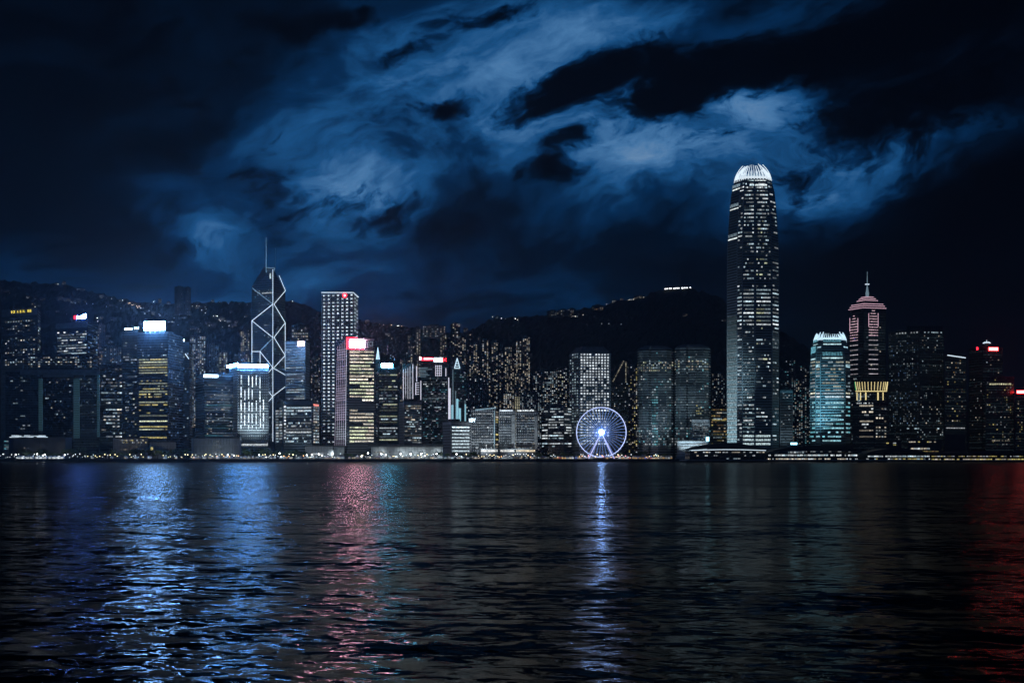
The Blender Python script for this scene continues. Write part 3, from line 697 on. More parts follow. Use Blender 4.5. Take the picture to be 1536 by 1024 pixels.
# the paired hotels of pale grid
def grid_hotel(label, xa, xb, top, side=None, D=1762):
    b = Bld('grid_hotel', label, 'hotel', [(xa, D), (xb, D - 4)] + ([(side, D + 24)] if side else []), top, 'f_grid', depth=40); return b
b = grid_hotel('pale grid hotel with curved roof light beside the KDY letters', 706.5, 742, 613.5, 748)
b.strip('roof_light', [b.p3(0, 713, 614.4, .5), b.p3(0, 744, 611.5, .5)], 'trim_dim', 1.0); b.grid(0, 709, 741, 619.5, 621, 14, 1, .95, .9, .8, [WH], (.3, .55), True)
b.grid(0, 708, 741.5, 622, 673, 18, 15, .8, .62, .5, [CW, CW, WH], (.04, .26)); b.grid(0, 708, 741.5, 622, 673, 18, 15, .07, .62, .5, [WH], (.5, 1.1))
b.grid(1, 743, 747.4, 616, 672, 1, 15, .85, .8, .55, [WW, YE, WW], (.1, .8)); b.strip('corner_light', [b.p3(0, 741.6, 672, .8), b.p3(0, 741.6, 616, .8)], 'trim_dim', .7); b.done(gain=1.7)
b = grid_hotel('grid block with white roof band in the middle of the paired hotels', 748.5, 773.5, 616, None, 1764)
b.win(0, 749.5, 769.5, 614.5, 616.6, (.75, .88, 1.0)); b.grid(0, 750, 767, 620, 673, 9, 15, .8, .62, .5, [CW], (.04, .26)); b.grid(0, 750, 767, 624, 626, 9, 1, .7, .7, .7, [WH], (.5, .8)); b.panel('lit_pier', 0, 767.4, 773, 622, 673.5, 'concrete', .6, 1.6); b.done(gain=1.6)
b = grid_hotel('darker grid block with dashed white roof lights right of the paired hotels', 774, 806, 618, None, 1764)
b.grid(0, 775.5, 801, 614.3, 616.8, 7, 1, .97, .85, .9, [WH], (.6, 1.0)); b.grid(0, 776, 802, 622, 673, 14, 16, .5, .62, .5, [WH, WW, CW], (.04, .5)); b.panel('lit_pier', 0, 801.8, 806.3, 624, 673.5, 'concrete', .6, 1.6); b.done(gain=1.6)
for b_, xa, xb in (('a', 722, 746), ('b', 750, 772), ('c', 776, 802)): pass

# domed dark block
b = Bld('domed_block', 'dark round-topped block with dotted white floors left of the porthole tower', 'office', [(812, 1790), (822, 1766), (846, 1762), (858, 1790)], 624, 'f_dark', depth=35, plant=False, roof=False)
q = MB(); rings = []
for j in range(7): a = j / 6 * math.pi / 2; rings.append([(*(b.c + (p - b.c) * (math.cos(a) * .98 + .02)), b.top + math.sin(a) * 21) for p in b.poly])
q.prism(rings); q.build('dome_roof', 'dark', b.root, b.o)
for i, (xa, xb) in enumerate(((813, 821.5), (822.5, 845.5), (846.5, 857))): b.grid(i, xa, xb, 611, 671, max(2, int((xb - xa) / 2.4)), 15, .5, .75, .42, [WH, WH, CW], (.25, 1.0), True)
b.done(gain=1.7, amb=0)

# porthole tower
b = Bld('porthole_tower', 'silver tower of square portholes behind the ferris wheel', 'tower', [(854, 1800), (869, 1772), (916, 1778)], 529.5, 'f_round', roof=False, plant=False)
q = MB(); q.prism([[(*p, b.top) for p in b.poly], [(*(b.c + (p - b.c) * .68), Z(521, 1790)) for p in b.poly]]); q.build('hipped_roof', 'grey', b.root, b.o)
for r_ in range(33):
    y = 531.6 + r_ * 4.18; bandk = 1.0 if (r_ < 9 or r_ in (10, 14, 18, 20)) else .5
    for c0 in range(10):
        x = 872.2 + c0 * 4.42
        if R() < .4 + .55 * bandk: g = U(.35, 1.0) * (.45 + .55 * bandk); b.win(1, x - 1.25, x + 1.25, y - 1.1, y + 1.1, (.82 * g, .92 * g, g))
    for c0 in range(4):
        if R() < .6: g = U(.1, .5); x = 856 + c0 * 3.4; b.win(0, x - .8, x + .8, y - 1.0, y + 1.0, (.6 * g, .8 * g, .9 * g))
b.done(gain=1.6)

b = Bld('sloped_tower', 'dark tower with steep triangular top edged in warm dots behind the wheel', 'tower', [(917, 1960), (943, 1960)], 572, 'f_flats', depth=25, roof=False, plant=False)
q = MB(); y0, y1 = 1960, 1985; pr = [(X(917, y0), Z(572, y0)), (X(943, y0), Z(572, y0)), (X(941, y0), Z(541, y0)), (X(934, y0), Z(540, y0))]
q.face([(x, y0, z) for x, z in pr]); q.face([(x, y1, z) for x, z in pr][::-1])
for i in range(4): j = (i + 1) % 4; q.face([(pr[j][0], y0, pr[j][1]), (pr[i][0], y0, pr[i][1]), (pr[i][0], y1, pr[i][1]), (pr[j][0], y1, pr[j][1])])
q.build('gable_top', 'f_flats', b.root, b.o)
for j in range(13):
    tt = j / 12 + U(-.02, .02); g = U(.1, .8); b.win(0, 918.5 + 16 * tt, 920.3 + 16 * tt, 571 - 30 * tt, 572.6 - 30 * tt, (.55 * g, .5 * g, .36 * g))
    g = U(.1, .8); b.win(0, 938, 939.6, 543 + j * 2.4, 544.4 + j * 2.4, (.6 * g, .55 * g, .4 * g))
b.grid(0, 918, 942, 574, 664, 9, 30, .2, .6, .5, [WW, CW, WH], (.05, .6)); b.done(70)

# ================================================================== twin lobed exchange towers
for nm, x0, x1, top, lab in (('l', 956, 1010, 519.5, 'round-cornered exchange tower with teal lit central bay, left of the pair'), ('r', 1012, 1066, 517.5, 'round-cornered exchange tower with grey bands, right of the pair')):
    w = x1 - x0; fr = [(x0, 1802), (x0 + 2, 1792), (x0 + 8, 1786), (x0 + 17, 1784), (x0 + 20, 1790), (x0 + 31, 1786), (x0 + 44, 1786), (x0 + 51, 1792), (x1, 1802)]
    b = Bld('exchange_tower', lab, 'tower', fr, top + 4, 'f_band', depth=40, roof=False, plant=False, back=[(x1 - 2, 1842), (x0 + 4, 1842)])
    q = MB(); q.prism([[(*p, b.top) for p in b.poly], [(*(b.c + (p - b.c) * .93), b.top + 2.5) for p in b.poly], [(*(b.c + (p - b.c) * .6), b.top + 6) for p in b.poly]]); q.build('stepped_roof', 'grey', b.root, b.o)
    for i in range(8):
        xa, xb = fr[i][0] + .4, fr[i + 1][0] - .4
        if xb - xa < 1: continue
        nx = max(1, int((xb - xa) / 2.2))
        b.grid(i, xa, xb, top + 8, 668, nx, 36, .16, .75, .45, [CW, TE, WH], (.04, .5)); b.grid(i, xa, xb, top + 22, top + 38, nx, 4, .6, .75, .45, [YG, WW, CW], (.15, .6)); b.grid(i, xa, xb, 640, 668, nx, 7, .4, .75, .5, [CW, TE, WH], (.1, .6))
    if nm == 'l': b.grid(5, 978, 987, 582, 668, 3, 22, .9, .8, .55, [TE, CW, TE], (.1, .65))
    else: b.grid(5, 1044, 1055, 606, 622, 4, 4, .5, .8, .4, [YE, YG], (.2, .6))
    b.done(amb=2.6, gain=1.4)
b = Bld('floodlit_annex', 'small floodlit white grid annex in front of the right exchange tower', 'annex', [(1038, 1770), (1064, 1766)], 629, 'f_silver', depth=25, plant=False)
b.grid(0, 1039, 1063, 631, 660, 9, 10, .8, .7, .4, [CW, WH], (.12, .45)); b.done(90)
b = Bld('post_hall', 'low white lit hall at the foot of the right exchange tower', 'hall', [(1016, 1735), (1062, 1735)], 661.5, 'f_silver', depth=20, plant=False)
b.grid(0, 1018, 1060, 664, 675, 14, 3, .8, .85, .5, [CW, WH], (.1, .45), True); b.panel('lit_pylon', 0, 1059, 1063.5, 655, 661.5, 'trim_cyan', .4); b.done(40)
b = Bld('office_block', 'dark block of amber window rows left of the tallest tower', 'office', [(1066, 1840), (1091, 1840)], 610, 'f_dark', depth=25)
b.grid(0, 1067, 1091, 612, 672, 9, 13, .6, .9, .4, [YE, WW, AM, CW], (.06, .6), True); b.grid(0, 1068, 1090, 628, 631, 9, 1, .9, .95, .8, [YE], (.4, .7), True); b.done(70)

# ================================================================== tallest tower
TP = [(None, 1.0), (420, 1.0), (365, .985), (332, .935), (305, .885), (283, .83), (264, .705)]
fr = [(1090.3, 1786), (1105.5, 1762), (1113.5, 1752), (1132.4, 1750), (1158, 1752), (1168.6, 1768)]
b = Bld('tallest_tower', 'tallest tower, rounded glass skyscraper with white claw-like crown', 'skyscraper', fr, 264, 'f_silver', prof=TP, roof=False, plant=False, back=[(1168, 1820), (1158, 1836), (1104, 1840), (1091, 1830)])
ztop = b.top; nP = len(b.poly)
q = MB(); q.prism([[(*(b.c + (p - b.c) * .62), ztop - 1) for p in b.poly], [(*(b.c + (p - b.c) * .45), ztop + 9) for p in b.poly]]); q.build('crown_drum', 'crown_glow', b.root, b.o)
# crown claws: curved blades leaning in over the roof, floodlighting put into their glow
per = []; 
for i in range(nP):
    P, Q = b.poly[i], b.poly[(i + 1) % nP]; m_ = max(1, round((Q - P).length / 6.2))
    per += [P.lerp(Q, j / m_) for j in range(m_)]
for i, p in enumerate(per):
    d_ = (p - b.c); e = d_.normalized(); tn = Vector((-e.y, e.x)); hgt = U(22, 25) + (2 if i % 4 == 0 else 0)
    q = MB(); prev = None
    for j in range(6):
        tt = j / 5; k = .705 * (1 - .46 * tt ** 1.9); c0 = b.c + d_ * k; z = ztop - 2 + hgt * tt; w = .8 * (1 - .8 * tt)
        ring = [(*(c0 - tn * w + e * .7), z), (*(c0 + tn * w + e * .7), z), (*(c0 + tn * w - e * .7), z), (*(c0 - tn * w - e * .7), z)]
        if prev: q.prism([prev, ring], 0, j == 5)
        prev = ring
    q.build('crown_claw', 'crown_flood_glow', b.root, b.o)
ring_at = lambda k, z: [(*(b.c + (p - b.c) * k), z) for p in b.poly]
q = MB(); q.prism([ring_at(.712, ztop - 2), ring_at(.700, ztop + 3)], 0, False); q.build('crown_rail', 'crown_flood_glow', b.root, b.o)
segs = [(1, 1106.6, 1112.6, 3), (2, 1114.6, 1131, 7), (3, 1134.2, 1157, 10), (4, 1160, 1167.5, 3)]
def shrink(i, xa, xb, y):
    k = b.k(b.z(i, y)); return xa, xb
floors = np.arange(268, 668, 5.75)
def seg_px(i, z, f0, f1):
    k = b.k(z); P = b.c + (b.pts[i] - b.c) * k; Q = b.c + (b.pts[i + 1] - b.c) * k
    a_, c_ = P.lerp(Q, f0), P.lerp(Q, f1); return 768 + F * a_.x / a_.y, 768 + F * c_.x / c_.y
for y in floors:
    dens = .5 if y < 365 else .38 if y < 430 else .85 if y < 490 else .30 if y < 570 else .34
    if 378 < y < 386 or 422 < y < 432: dens = .12
    bright_ = 1.0 if (440 < y < 488 or y < 300) else .75
    for i, n_ in ((1, 2), (2, 6), (3, 9), (4, 3)):
        xa, xb = seg_px(i, b.z(i, y), .08, .92); cw = (xb - xa) / n_; j = 0
        if y > 490 and i == 3 and R() < .25: continue
        while j < n_:
            if R() > dens: j += 1; continue
            m_ = 1
            while j + m_ < n_ and R() < dens: m_ += 1
            g = U(.15, 1) ** 1.7 * bright_; c = random.choice([CW, CW, WH, WH]) if i != 3 or R() < .9 else YG
            b.win(i, xa + (j + .1) * cw, xa + (j + m_ - .1) * cw, y - 1.0, y + 1.0, tuple(v * g for v in c)); j += m_
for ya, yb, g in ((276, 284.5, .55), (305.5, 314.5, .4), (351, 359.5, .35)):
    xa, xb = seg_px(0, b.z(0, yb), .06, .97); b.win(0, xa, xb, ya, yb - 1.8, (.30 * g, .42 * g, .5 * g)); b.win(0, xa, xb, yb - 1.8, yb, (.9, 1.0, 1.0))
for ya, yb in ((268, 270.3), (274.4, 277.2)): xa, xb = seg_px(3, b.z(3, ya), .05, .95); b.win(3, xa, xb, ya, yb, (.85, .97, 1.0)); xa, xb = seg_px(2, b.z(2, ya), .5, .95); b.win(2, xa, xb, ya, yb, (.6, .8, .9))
for j in range(28):           # floodlit west face: falloff put into glowing strips, brighter towards the base
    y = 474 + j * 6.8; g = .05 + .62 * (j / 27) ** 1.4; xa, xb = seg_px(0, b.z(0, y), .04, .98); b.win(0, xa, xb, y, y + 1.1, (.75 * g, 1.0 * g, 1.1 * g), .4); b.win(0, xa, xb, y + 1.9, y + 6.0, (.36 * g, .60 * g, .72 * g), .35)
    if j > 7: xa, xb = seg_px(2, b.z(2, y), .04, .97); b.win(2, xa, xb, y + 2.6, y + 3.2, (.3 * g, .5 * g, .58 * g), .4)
for y in (652, 658, 664):
    for i in (2, 3): xa, xb = seg_px(i, b.z(i, y), .05, .9); b.win(i, xa, xb, y, y + 3, (.42, .55, .58))
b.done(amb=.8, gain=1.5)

b = Bld('office_block', 'plain grey tower lit from below behind the tallest tower', 'office', [(1170, 1950), (1189, 1950)], 585, 'f_silver', depth=25)
b.grid(0, 1171, 1188, 588, 660, 6, 22, .25, .8, .4, [CW, WH], (.03, .4)); b.done(60)

# cyan sister tower
fr = [(1215, 1822), (1223.5, 1798), (1230.5, 1790), (1268, 1788), (1275.5, 1800)]
b = Bld('cyan_tower', 'shorter cyan-lit tower with white clawed crown beside pink-lined tower', 'skyscraper', fr, 508, 'f_silver', prof=[(None, 1.0), (545, 1.0), (530, .94), (508, .80)], roof=False, plant=False, back=[(1275, 1840), (1266, 1850), (1222, 1850), (1216, 1840)])
nP = len(b.poly); per = []
for i in range(nP):
    P, Q = b.poly[i], b.poly[(i + 1) % nP]; m_ = max(1, round((Q - P).length / 4.2)); per += [P.lerp(Q, j / m_) for j in range(m_)]
corner = {tuple(round(v, 2) for v in p) for p in b.poly}
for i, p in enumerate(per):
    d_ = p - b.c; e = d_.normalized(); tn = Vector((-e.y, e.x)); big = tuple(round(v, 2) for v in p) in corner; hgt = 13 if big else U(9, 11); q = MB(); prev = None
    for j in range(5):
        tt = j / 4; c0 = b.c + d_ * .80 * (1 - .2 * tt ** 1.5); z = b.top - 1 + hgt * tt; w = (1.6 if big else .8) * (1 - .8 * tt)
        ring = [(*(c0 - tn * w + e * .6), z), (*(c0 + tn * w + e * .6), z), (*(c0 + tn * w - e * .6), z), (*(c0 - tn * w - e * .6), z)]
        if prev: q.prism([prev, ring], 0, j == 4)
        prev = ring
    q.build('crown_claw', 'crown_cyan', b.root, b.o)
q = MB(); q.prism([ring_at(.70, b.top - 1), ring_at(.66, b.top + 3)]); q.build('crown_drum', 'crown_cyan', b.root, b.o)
for ya, yb, i, f0, f1, g in ((508, 516.5, 2, .08, .92, .3), (527, 537.5, 2, .08, .92, .26), (509, 518, 0, .1, .95, .5), (519, 539.5, 0, .1, .95, .5)):
    xa, xb = seg_px(i, b.z(i, yb), f0, f1)
    for j in range(7): x0 = xa + (xb - xa) * j / 7; b.win(i, x0, x0 + (xb - xa) / 7 * .8, ya + R(), yb - 1.7, (.25 * g, .75 * g, .95 * g), .3)
    b.win(i, xa, xb, yb - 1.7, yb, (.6, .92, 1.0))
for y in (522.5, 549.5):
    for i in (1, 3): xa, xb = seg_px(i, b.z(i, y), .1, .9); b.win(i, xa, xb, y - 3, y + 1.5, (.45, .75, .88))
for y in list(np.arange(543, 600, 5.2)) + list(np.arange(604, 662, 6.3)):
    br = .9 if 586 < y < 600 else .4
    for i, n_ in ((0, 3), (1, 2), (2, 8), (3, 2)):
        xa, xb = seg_px(i, b.z(i, y), .08, .94); cw = (xb - xa) / n_; j = 0
        while j < n_:
            if R() > (.95 if br > .8 else .5): j += 1; continue
            m_ = 1
            while j + m_ < n_ and R() < (.97 if br > .8 else .6): m_ += 1
            g = U(.5, 1) * br; g *= 1.1 if y < 604 else 2.3; c = random.choice([WH, CW, (.95, .95, .75)]) if y < 604 else random.choice([TE, (.4, .85, 1), (.5, .9, 1)]); b.win(i, xa + (j + .08) * cw, xa + (j + m_ - .08) * cw, y - 1.1, y + 1.1, tuple(v * g for v in c)); j += m_
b.done(gain=1.3)

# pink-lined tower with the spire
b = Bld('pink_lined_tower', 'dark tower outlined in pink roof lines with a lit needle spire', 'skyscraper', [(1273, 2030), (1295, 2000), (1329, 2010)], 464, 'f_dark', roof=False, plant=False)
q = MB(); sc = lambda k, z: [(*(b.c + (p - b.c) * k), z) for p in b.poly]
q.prism([sc(1.0, b.top), sc(1.0, b.top + 3), sc(.84, b.top + 10), sc(.56, b.top + 10.5), sc(.55, b.top + 16.5), sc(.32, b.top + 23)]); q.build('stepped_roof', 'dark', b.root, b.o)
for k, z in ((1.02, 3), (.94, 6.8), (.86, 10.4), (.57, 17), (.46, 20.3), (.35, 23.4)):
    P = [Vector(p) for p in sc(k, b.top + z)]; b.strip('roof_light', P[:3], 'trim_pink', .42)
cz = b.top + 23; cx, cy = b.c
q = MB(); q.bar((cx, cy, cz), (cx, cy, cz + 9), 2.6, 0, 8, 3.0); q.bar((cx, cy, cz + 9), (cx, cy, cz + 22), 2.6, 0, 8, .7); q.build('spire_base', 'trim_dim', b.root, b.o)
q = MB(); q.bar((cx, cy, cz + 22), (cx, cy, cz + 45), .8, 0, 6, .3); q.build('spire', 'trim_dim', b.root, b.o); q = MB(); q.bar((cx - 3.6, cy, cz + 23), (cx + 3.6, cy, cz + 23), .8); q.build('spire_ring', 'trim_white', b.root, b.o)
for i, xa, xb, y0 in ((0, 1275, 1287, 473), (1, 1303, 1317, 465.5)):
    y = y0; j = 0
    while y < 566:
        ins = max(0, (3 - j) * 1.6) if j < 3 else 0
        c = (1.0, .66, .78) if j < 10 else (.9, .82, .9); g = .75 if j < 10 else U(.3, .85); b.win(i, xa + ins, xb - ins, y, y + 1.0, tuple(v * g for v in c)); y += 4.1 if j < 9 else 7.2; j += 1
    for x in (xa, xb): b.strip('arch_light', [b.p3(i, x, y0 + 24, .4), b.p3(i, x, y0 + 4, .4)], 'trim_pink', .4)
b.grid(0, 1274.5, 1288, 566, 660, 5, 22, .25, .7, .5, [CW, WH], (.05, .6)); b.grid(1, 1296, 1328, 478, 560, 10, 16, .06, .7, .4, [WW, CW], (.1, .6)); b.done()

# gold-crowned drum
fr = [(1284.5, 1768)] + [(1307 - 23 * math.cos(a), 1768 - 26 * math.sin(a)) for a in [math.pi * j / 8 for j in range(1, 8)]] + [(1329.5, 1768)]
b = Bld('gold_crown_block', 'round-topped block with golden ribbed crown in front of the pink-lined tower', 'office', fr, 573, 'f_dark', depth=20, roof=False, plant=False)
ar = [b.pts[j].lerp(b.pts[j + 1], k) for j in range(8) for k in (0, .5)] + [b.pts[8]]
for j, p in enumerate(ar):
    e = (p - b.c).normalized(); q = MB(); p = p + e * 1.0
    q.bar((*(p - e * .2), Z(585, p.y)), (*(p + e * 1.6), Z(572.5, p.y)), .42, 0, 5); q.build('crown_rib', 'trim_green' if j < 2 else 'trim_gold', b.root, b.o)
b.strip('crown_rail', [(*(p + (p - b.c).normalized() * .8), Z(586.5, p.y)) for p in ar], 'trim_gold', .6)
for i in (1, 2, 3, 5, 6):
    x = fr[i][0]; b.strip('gold_column', [b.p3(i, x + .5, 600, .9), b.p3(i, x + .5, 588, .9)], 'trim_gold', .9 if i in (3, 5) else .6)
for i in range(1, 4): b.grid(i, fr[i][0] + .3, fr[i + 1][0] - .3, 590, 602, 3, 4, .6, .8, .6, [WH, CW], (.2, .8))
b.done()
b = Bld('office_block', 'dark office base with white window rows under the golden ribbed crown', 'office', [(1279, 1736), (1312, 1732), (1332, 1748)], 604, 'f_dark', depth=30)
b.grid(0, 1289, 1310, 606, 657, 6, 11, .62, .85, .45, [WH, WH, WW], (.2, 1.0), True); b.grid(1, 1313, 1330, 606, 657, 4, 11, .45, .55, .45, [WH, WW], (.2, .9)); b.grid(0, 1285, 1310, 603.5, 605.5, 10, 1, .7, .8, .8, [WH], (.4, .9)); b.done(gain=1.6)

# ================================================================== dark right end
b = Bld('apartment_slab', 'huge dark apartment slab with dotted grey windows right of the golden crown', 'apartments', [(1332, 1850), (1379, 1820), (1416, 1826)], 496, 'f_flats', depth=35)
q = MB(); P = [(X(x, D_), D_) for x, D_ in ((1360, 1836), (1414, 1838), (1414, 1870), (1360, 1870))]; q.prism([[(*p, b.top) for p in P], [(*p, Z(489, 1836)) for p in P]]); q.build('upper_block', 'f_flats', b.root, b.o)
b.grid(0, 1334, 1378, 503, 660, 17, 46, .30, .5, .5, [CW, WH, BL], (.02, .32)); b.grid(1, 1380, 1415, 502, 660, 13, 46, .14, .55, .5, [WW, WH, CW], (.03, .5)); b.grid(0, 1343, 1378, 498, 501, 8, 1, .8, .5, .7, [WH], (.3, .8)); b.grid(1, 1386, 1413, 496.8, 500, 10, 1, .9, .8, .6, [CW], (.4, .7)); b.grid(1, 1360, 1413, 641, 644, 14, 1, .6, .8, .6, [CW], (.3, .7)); b.done()
b = Bld('apartment_slab', 'dark slab with slanting white roof dashes between two dark towers', 'apartments', [(1417, 1800), (1450, 1812)], 533, 'f_flats', depth=35)
b.strip('roof_light', [b.p3(0, 1421, 532.5, .5), b.p3(0, 1448, 536.5, .5)], 'trim_white', .7); b.grid(0, 1420, 1448, 539, 560, 9, 6, .45, .6, .45, [AM, WW, WH], (.1, .6)); b.grid(0, 1420, 1448, 560, 640, 8, 22, .25, .5, .5, [WW, YE], (.05, .6)); b.win(0, 1419, 1447, 641, 642.4, (.4, .42, .45)); b.done()
b = Bld('office_tower', 'black tower with red roof sign and small white roof beacon at right', 'tower', [(1453, 1880), (1474, 1850), (1504, 1856)], 522, 'f_dark', depth=35)
b.panel('roof_sign', 1, 1483, 1496.5, 521, 525.6, 'sign_deepred', .8); q = MB()
for j in range(7): x = 1483.8 + j * 1.8; p_ = b.p3(1, x, 523.3, 1.5); q.box((p_.x, p_.y, p_.z), (1.2, .4, U(2.2, 3.6)))
q.build('sign_glyph', 'sign_rose', b.root, b.o); b.panel('side_sign', 0, 1465.5, 1467.3, 521, 525, 'sign_red', .6)
q = MB(); p_ = Vector((X(1480, 1866), 1866)); q.bar((*p_, b.top), (*p_, Z(514.5, 1866)), 3.5, 0, 10); q.build('beacon_base', 'dark', b.root, b.o)
q = MB(); q.bar((*p_, Z(514.6, 1866)), (*p_, Z(512.8, 1866)), 6.4, 0, 14, 4); q.bar((*p_, Z(512.8, 1866)), (*p_, Z(509.5, 1866)), .5, 0, 6, .2); q.build('beacon', 'trim_white', b.root, b.o)
b.grid(1, 1476, 1502, 530, 660, 9, 34, .12, .7, .4, [WW, CW], (.03, .3)); b.grid(0, 1455, 1473, 560, 660, 7, 28, .16, .5, .5, [WW, WH], (.03, .4)); b.done()
b = Bld('office_block', 'black block with a dashed cream floor of lights below the red sign', 'office', [(1478, 1790), (1521, 1790)], 566, 'f_dark')
b.grid(0, 1484, 1517, 574.5, 577.2, 10, 1, .97, .8, .8, [(1, .95, .6)], (.4, .9)); b.grid(0, 1480, 1520, 568, 668, 14, 27, .18, .6, .45, [WW, YE, WH], (.03, .4)); b.grid(0, 1480, 1515, 659, 662, 14, 1, .6, .8, .6, [WW], (.2, .6)); b.done()
b = Bld('office_tower', 'dark tower with red sign cut off by the right edge', 'tower', [(1523, 1780), (1562, 1780)], 590, 'f_dark')
b.panel('roof_sign', 0, 1525, 1552, 585.5, 589.6, 'sign_deepred', .6); q = MB()
for j in range(9): x = 1526.5 + j * 2.6; p_ = b.p3(0, x, 587.6, 1.3); q.box((p_.x, p_.y, p_.z), (1.7, .4, U(2.0, 3.0)))
q.build('sign_glyph', 'sign_rose', b.root, b.o); b.grid(0, 1526, 1534, 600, 670, 3, 20, .35, .6, .4, [YE, WW], (.05, .4)); b.done(60)
# ================================================================== hillside flats: one mesh each, too small to show parts
def flats(label, x0, x1, top, D, bottom=None, group=None, cols=MIXR, p=.34, b=(.12, .8), fl=2.35, name='apartment_tower', colw=2.6, columns=None):
    pb = Vector((X((x0 + x1) / 2, D), D)); zt = Z(top, D)
    zb = max(GZ, float(hill_z(np.array(pb.x), np.array(pb.y)))) - 4 if bottom is None else Z(bottom, D)
    q = MB(); w = X(x1, D) - X(x0, D); r = pb.normalized(); ang = math.atan2(-r.x, r.y)
    P = []
    for dx, dy in ((-.5, 0), (.5, 0), (.5, 1), (-.5, 1)):
        v = Vector((dx * w, dy * min(w, 20))); v.rotate(Matrix.Rotation(ang, 2)); P.append(pb + v)
    q.prism([[(*p_, zb) for p_ in P], [(*p_, zt) for p_ in P]], 0, True, 2)
    e = (P[1] - P[0]).normalized(); n = Vector((e.y, -e.x)); px2m = D / F
    q.box((*(pb - n * 5), zt + 1.6), (w * .45, 5, 3.4), 0, ang); 
    nx = max(2, int(w / (colw * px2m))); ny = int((zt - max(zb, GZ)) / (fl * px2m)); cp = columns or [U(.3, 1.7) for _ in range(nx)]
    for j in range(ny):
        z = zt - (j + .7) * fl * px2m
        for i in range(nx):
            if R() < p * cp[i % len(cp)]:
                g = b[0] + (b[1] - b[0]) * R() ** 1.4; c = random.choice(cols); m = pb + e * ((i + .5) / nx - .5) * w + n * .05
                q.box((m.x, m.y, z), (min(2.6, w / nx * .62), .3, 1.7), 1, ang, tuple(v * g for v in c))
    o = q.build(name, ['f_flats', 'winmass', 'roofing'], None, (pb.x, pb.y, zb))
    return tag(o, label, 'apartments', group)
G1 = 'warm-lit residential towers on the mid slope'
NB = ['left of the modular bank tower', 'behind the modular bank tower', 'behind the triangular-crowned tower', 'above the paired grid hotels', 'above the domed dark block']
def nb(x): return NB[0] if x < 628 else NB[1] if x < 673 else NB[2] if x < 703 else NB[3] if x < 806 else NB[4]
wm = [WW, WW, WH, (1, .86, .62), (1, .9, .7)]
for x0, x1, top, D, p, look in (
    (600, 611, 540, 2350, .3, 'squat'), (609, 619, 528, 2450, .3, 'narrow'), (621, 631, 491, 2750, .42, 'tall'), (612, 622, 512, 2600, .3, 'dim slim'), (676, 690, 485, 2650, .3, 'dark-faced tall'), (660, 670, 503, 2700, .35, 'small'), (690, 699, 506, 2560, .34, 'slender'), (700, 707, 498, 2700, .25, 'dim high-set'),
    (707, 716, 516, 2420, .55, 'bright-columned'), (716, 722, 506, 2600, .2, 'thin dim'), (723, 733, 510, 2480, .55, 'wide bright'), (737, 747, 511, 2440, .5, 'mid-height bright'), (748, 755, 530, 2360, .35, 'short'), (757, 768, 520, 2420, .4, 'amber-speckled'), (769, 774, 530, 2500, .25, 'pencil-thin'),
    (774, 782, 511, 2460, .55, 'tall white-columned'), (784, 795, 505, 2440, .6, 'tallest lamp-topped'), (733, 744, 545, 2200, .35, 'lower stepped'), (746, 758, 556, 2200, .4, 'lower broad'), (760, 771, 548, 2220, .5, 'lower bright'), (772, 784, 560, 2180, .42, 'lower patchy'), (709, 720, 545, 2240, .4, 'lower plain'), (722, 731, 560, 2170, .35, 'lowest dim')):
    flats(f'{look} residential tower with warm windows {nb(x0)}', x0, x1, top, D, group=G1, p=p * .85, cols=wm, b=(.12, .85))
flats('round-fronted low block full of bright cream windows above the paired grid hotels', 755, 767, 590, 2080, p=.7, cols=[WW, WH], b=(.3, 1), columns=[1])
flats('narrow block with a glowing cream window wall above the paired grid hotels', 772, 780, 594, 2085, p=.98, cols=[(1, .95, .65)], b=(.3, .6), columns=[1])
flats('black slab with few white windows behind the KDY letters', 699, 733, 567, 2060, p=.07, cols=[WH, CW], b=(.3, 1))
flats('big stepped block crowded with white windows above the domed dark block', 800, 836, 556, 2120, p=.5, cols=[WH, WW, CW], b=(.1, 1), fl=3.1)
flats('block of white windows touching the left edge of the porthole tower', 834, 856, 551, 2150, p=.42, cols=[WH, WW, YG], b=(.1, 1), fl=3.1)
flats('wide low block with many white windows behind the paired hotels', 780, 812, 588, 2060, p=.42, cols=[WH, CW], b=(.08, .7), fl=3)
flats('speckled apartment tower with stacked white windows right of the billboard tower', 285, 308, 504, 2300, p=.5, cols=[WH, WW, CW], b=(.15, 1), columns=[1, 1, 1, .2, .8])
flats('dim blue apartment tower between the speckled tower and waisted barracks', 311, 328, 517, 2330, p=.2, cols=[CW, BL, WH], b=(.06, .45))
flats('small apartment tower with cream window rows left of the waisted barracks', 329, 341, 526, 2280, p=.5, cols=[WW, WH, YG], b=(.1, .8))
flats('lantern-like cream lit apartment tower just left of the triangle tower', 361, 374, 497, 2420, p=.55, cols=[WW, WW, YG], b=(.15, .8))
flats('low cream-windowed block behind the blue roof edge of the barracks', 352, 371, 531, 2260, p=.4, cols=[WW, WH, PK], b=(.1, .6))
flats('faint high-rise standing alone on the left ridge skyline, wider of two', 262, 276, 430, 3360, p=.2, cols=[WW, BL, WH], b=(.08, .4))
flats('faint high-rise standing alone on the left ridge skyline, narrower of two', 277, 286, 431, 3370, p=.22, cols=[WW, BL, WH], b=(.08, .4))
flats('small dim apartment tower squeezed between triangle tower and tall grid tower', 466, 480, 536, 2200, p=.25, cols=[WH, WW], b=(.1, .6))
flats('warm flats behind the sloped dark tower right of the porthole tower', 940, 956, 549, 2150, p=.35, cols=[WW, YE, WH], b=(.1, .9))
flats('long white-windowed terrace block high on the slope above the modular bank', 634, 668, 488, 3000, p=.5, cols=[WW, WH], b=(.2, 1), bottom=506, fl=3.4)
